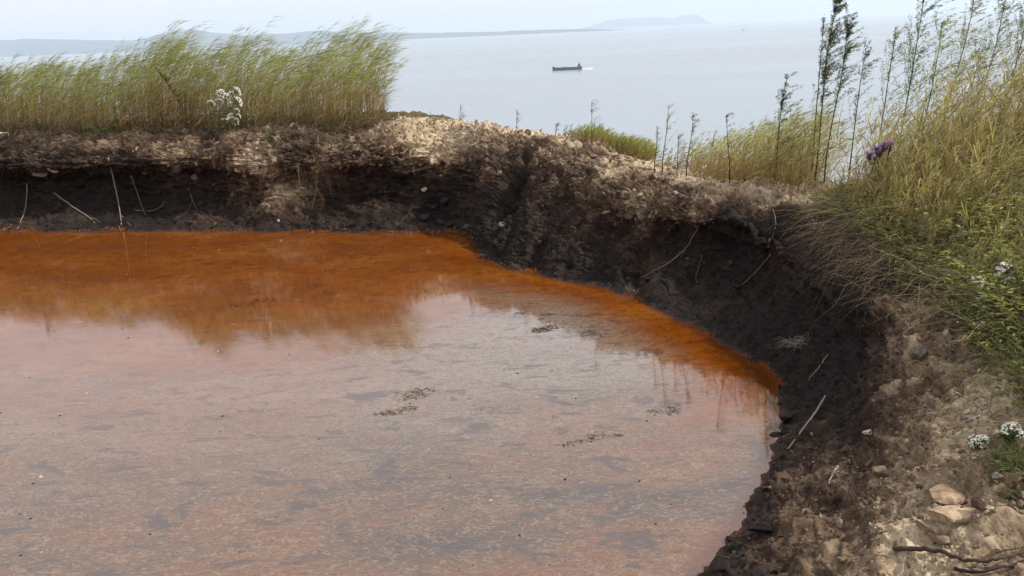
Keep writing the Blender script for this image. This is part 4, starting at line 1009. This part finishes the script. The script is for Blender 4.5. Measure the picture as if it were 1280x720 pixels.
stick('twig', [(858, 313), (840, 327), (820, 340), (800, 350)], 1.1, 'leaning twig propped on the black shore', (.15, .12, .10), 'twig', forks=[[(848, 322), (852, 310)]])
stick('twig', [(968, 262), (971, 280), (966, 300), (964, 318)], .8, 'straight bare root dropping from the right end of the overhang', (.16, .125, .10), 'twig')
stick('twig', [(966, 318), (952, 335), (938, 348), (925, 361)], .8, 'thin twig slanting left on the black slope', (.17, .13, .11), 'twig')
stick('twig', [(878, 320), (874, 335), (868, 350), (874, 354)], .7, 'short kinked rootlet in the middle of the black wall', (.13, .10, .09), 'twig')
stick('twig', [(1037, 443), (1025, 458), (1010, 478)], 1.0, 'short grey twig under the pale dead tuft', (.20, .17, .15), 'twig')
stick('stick', [(1033, 497), (1018, 518), (1004, 540), (986, 566)], 1.4, 'straight pale stick leaning down to the water', (.24, .205, .175), 'stick', lift=.02, wob=.002)
stick('twig', [(1106, 484), (1107, 500)], .6, 'tiny upright twig of a crossed pair on the dark slope', (.22, .16, .12), 'twig')
stick('twig', [(1100, 501), (1115, 498)], .6, 'tiny lying twig of a crossed pair on the dark slope', (.22, .16, .12), 'twig')
stick('twig', [(1048, 586), (1043, 596), (1037, 605)], 1.1, 'stubby pale twig on the near slope', (.40, .33, .26), 'twig')
stick('twig', [(1240, 505), (1210, 470), (1196, 456)], .7, 'faint straw lying across the tan shoulder', (.30, .25, .18), 'twig')
stick('twig', [(1195, 718), (1215, 711), (1235, 706)], 1.2, 'pale twig under the dark dead branch', (.36, .29, .2), 'twig')
br = stick('dead_branch', [(1124, 688), (1150, 691), (1178, 697), (1205, 705), (1235, 712), (1262, 705), (1295, 692)], 3.1, 'thick dark dead branch along the bottom right edge', (.07, .048, .036), 'branch',
      forks=[[(1200, 702), (1203, 690), (1205, 680)], [(1222, 708), (1245, 698), (1285, 690)]], lift=.022, wob=.007, sides=8)
stick('dead_branch', [(1195, 716), (1225, 722), (1260, 716), (1300, 704)], 2.2, 'lower dark branch crossing under the thick one', (.035, .025, .020), 'branch', lift=.02, sides=7)

# reed stubble at the water edge
mb = MB(); P = np.array([at_z(px, 291.5, 0) for px in rng.uniform(470, 552, 20)]) + np.array([0, -.02, -.01])
ribbons(mb, P, norm(UPV + rng.normal(0, .15, P.shape)), rng.uniform(.025, .07, len(P)), np.zeros_like(P), .006, (.3, .24, .15), (.42, .36, .24), 2)
link('reed_stubble', mb.mesh('reed_stubble'), M_STRAW, kind='stuff', label='short pale reed stubble along the far water edge')

# ------------------------------------------------------------------ ship and buoy
sp = at_z(709, 87.5, SEA_Z); dsh = (sp - CAM) @ _f; LN = 37 / F * dsh
ship = plant('cargo_ship', sp, 'long low dark cargo ship out on the sea heading left', 'ship')
ship.rotation_euler = (0, 0, 0.06)
def loft_hull(L, B, Hh, draft=2):
    xs = np.array([-.5, -.485, -.44, -.36, -.2, 0, .2, .36, .45, .49, .5]); bw = np.array([.04, .35, .8, 1, 1, 1, 1, 1, .92, .8, .7])
    sh = np.array([1.35, 1.3, 1.2, 1.0, .86, .8, .8, .84, .98, 1.0, 1.0]); mb = MB(); V = []
    for x, w_, s_ in zip(xs, bw, sh):
        for yy, zz in ((-.5, s_ * Hh), (-.47, .1 * Hh), (-.3, -draft), (.3, -draft), (.47, .1 * Hh), (.5, s_ * Hh)):
            V.append((x * L + (0.0 if zz > 0 else .01 * L * (x < 0)), yy * B * w_, zz))
    Q = []
    for i in range(len(xs) - 1):
        for j in range(5): Q.append((i * 6 + j, i * 6 + j + 1, (i + 1) * 6 + j + 1, (i + 1) * 6 + j))
        Q.append((i * 6 + 5, i * 6, (i + 1) * 6, (i + 1) * 6 + 5))
    n_ = len(xs) - 1
    for e in (0, n_): Q.append((e * 6, e * 6 + 1, e * 6 + 4, e * 6 + 5)); Q.append((e * 6 + 1, e * 6 + 2, e * 6 + 3, e * 6 + 4))
    mb.add(V, Q, None, (.022, .028, .042)); return mb.mesh('hull')
def boxes(lst, name, parent, mat=None):
    mb = MB()
    for (x, y, z, sx, sy, sz, c) in lst:
        V = [(x + a_ * sx / 2, y + b_ * sy / 2, z + c_ * sz) for c_ in (0, 1) for b_ in (-1, 1) for a_ in (-1, 1)]
        mb.add(V, [(0, 2, 3, 1), (4, 5, 7, 6), (0, 1, 5, 4), (1, 3, 7, 5), (3, 2, 6, 7), (2, 0, 4, 6)], None, c)
    return link(name, mb.mesh(name), mat or M_HULL, parent)
u = LN / 37.0
link('hull', loft_hull(LN, 6 * u, 3.4 * u), M_HULL, ship)
for i in range(4): boxes([(-11 * u + i * 7.2 * u, 0, 2.6 * u, 6.4 * u, 4 * u, (.9 if i != 1 else 1.3) * u, (.16, .19, .23) if i % 2 else (.10, .12, .15))], 'cargo_hatch', ship)
boxes([(-17.2 * u, 0, 4.0 * u, 1.6 * u, 3 * u, .9 * u, (.05, .06, .08))], 'forecastle', ship)
dk = boxes([(15.2 * u, 0, 2.7 * u, 3.2 * u, 4.6 * u, 2.6 * u, (.06, .07, .10)), (15.0 * u, 0, 5.3 * u, 2.2 * u, 4.0 * u, 1.5 * u, (.09, .10, .13))], 'deckhouse', ship)
for k in range(3): boxes([(13.87 * u, (-1.2 + 1.2 * k) * u, 5.7 * u, .06 * u, .8 * u, .6 * u, (.02, .03, .04))], 'window', dk)
boxes([(16.2 * u, 0, 6.8 * u, .8 * u, 1.0 * u, 1.4 * u, (.07, .08, .11))], 'funnel', ship)
boxes([(14.6 * u, 0, 6.8 * u, .25 * u, .25 * u, 3.2 * u, (.05, .06, .08)), (14.6 * u, 0, 8.6 * u, .2 * u, 2.4 * u, .2 * u, (.05, .06, .08))], 'mast', ship)
# wake: a low patch of broken foam behind the ship
n = 3600; mb = MB(); t = rng.uniform(0, 1, n) ** 1.4
P = np.stack([sp[0] + LN * .5 + t * 13 * u, sp[1] + rng.normal(0, 1, n) * (5 + 3 * t) * u + 3 * t * u, np.full(n, SEA_Z + .1)], -1)
chips(mb, P, rng.uniform(.3, .9, n) * u, np.tile([.8, .82, .84], (n, 1)), .35)
link('foam', mb.mesh('foam'), M_STONE, kind='stuff', label='white wake trailing to the right of the cargo ship')
bp_ = at_z(929, 38, SEA_Z); ub = (bp_ - CAM) @ _f / F
buoy = plant('small_boat', bp_, 'tiny dark fishing boat near the horizon', 'boat')
link('hull', loft_hull(3.2 * ub, 1.2 * ub, .8 * ub, .4), M_HULL, buoy)
boxes([(.3 * ub, 0, .6 * ub, 1.1 * ub, .8 * ub, 1.0 * ub, (.05, .05, .07))], 'cabin', buoy)
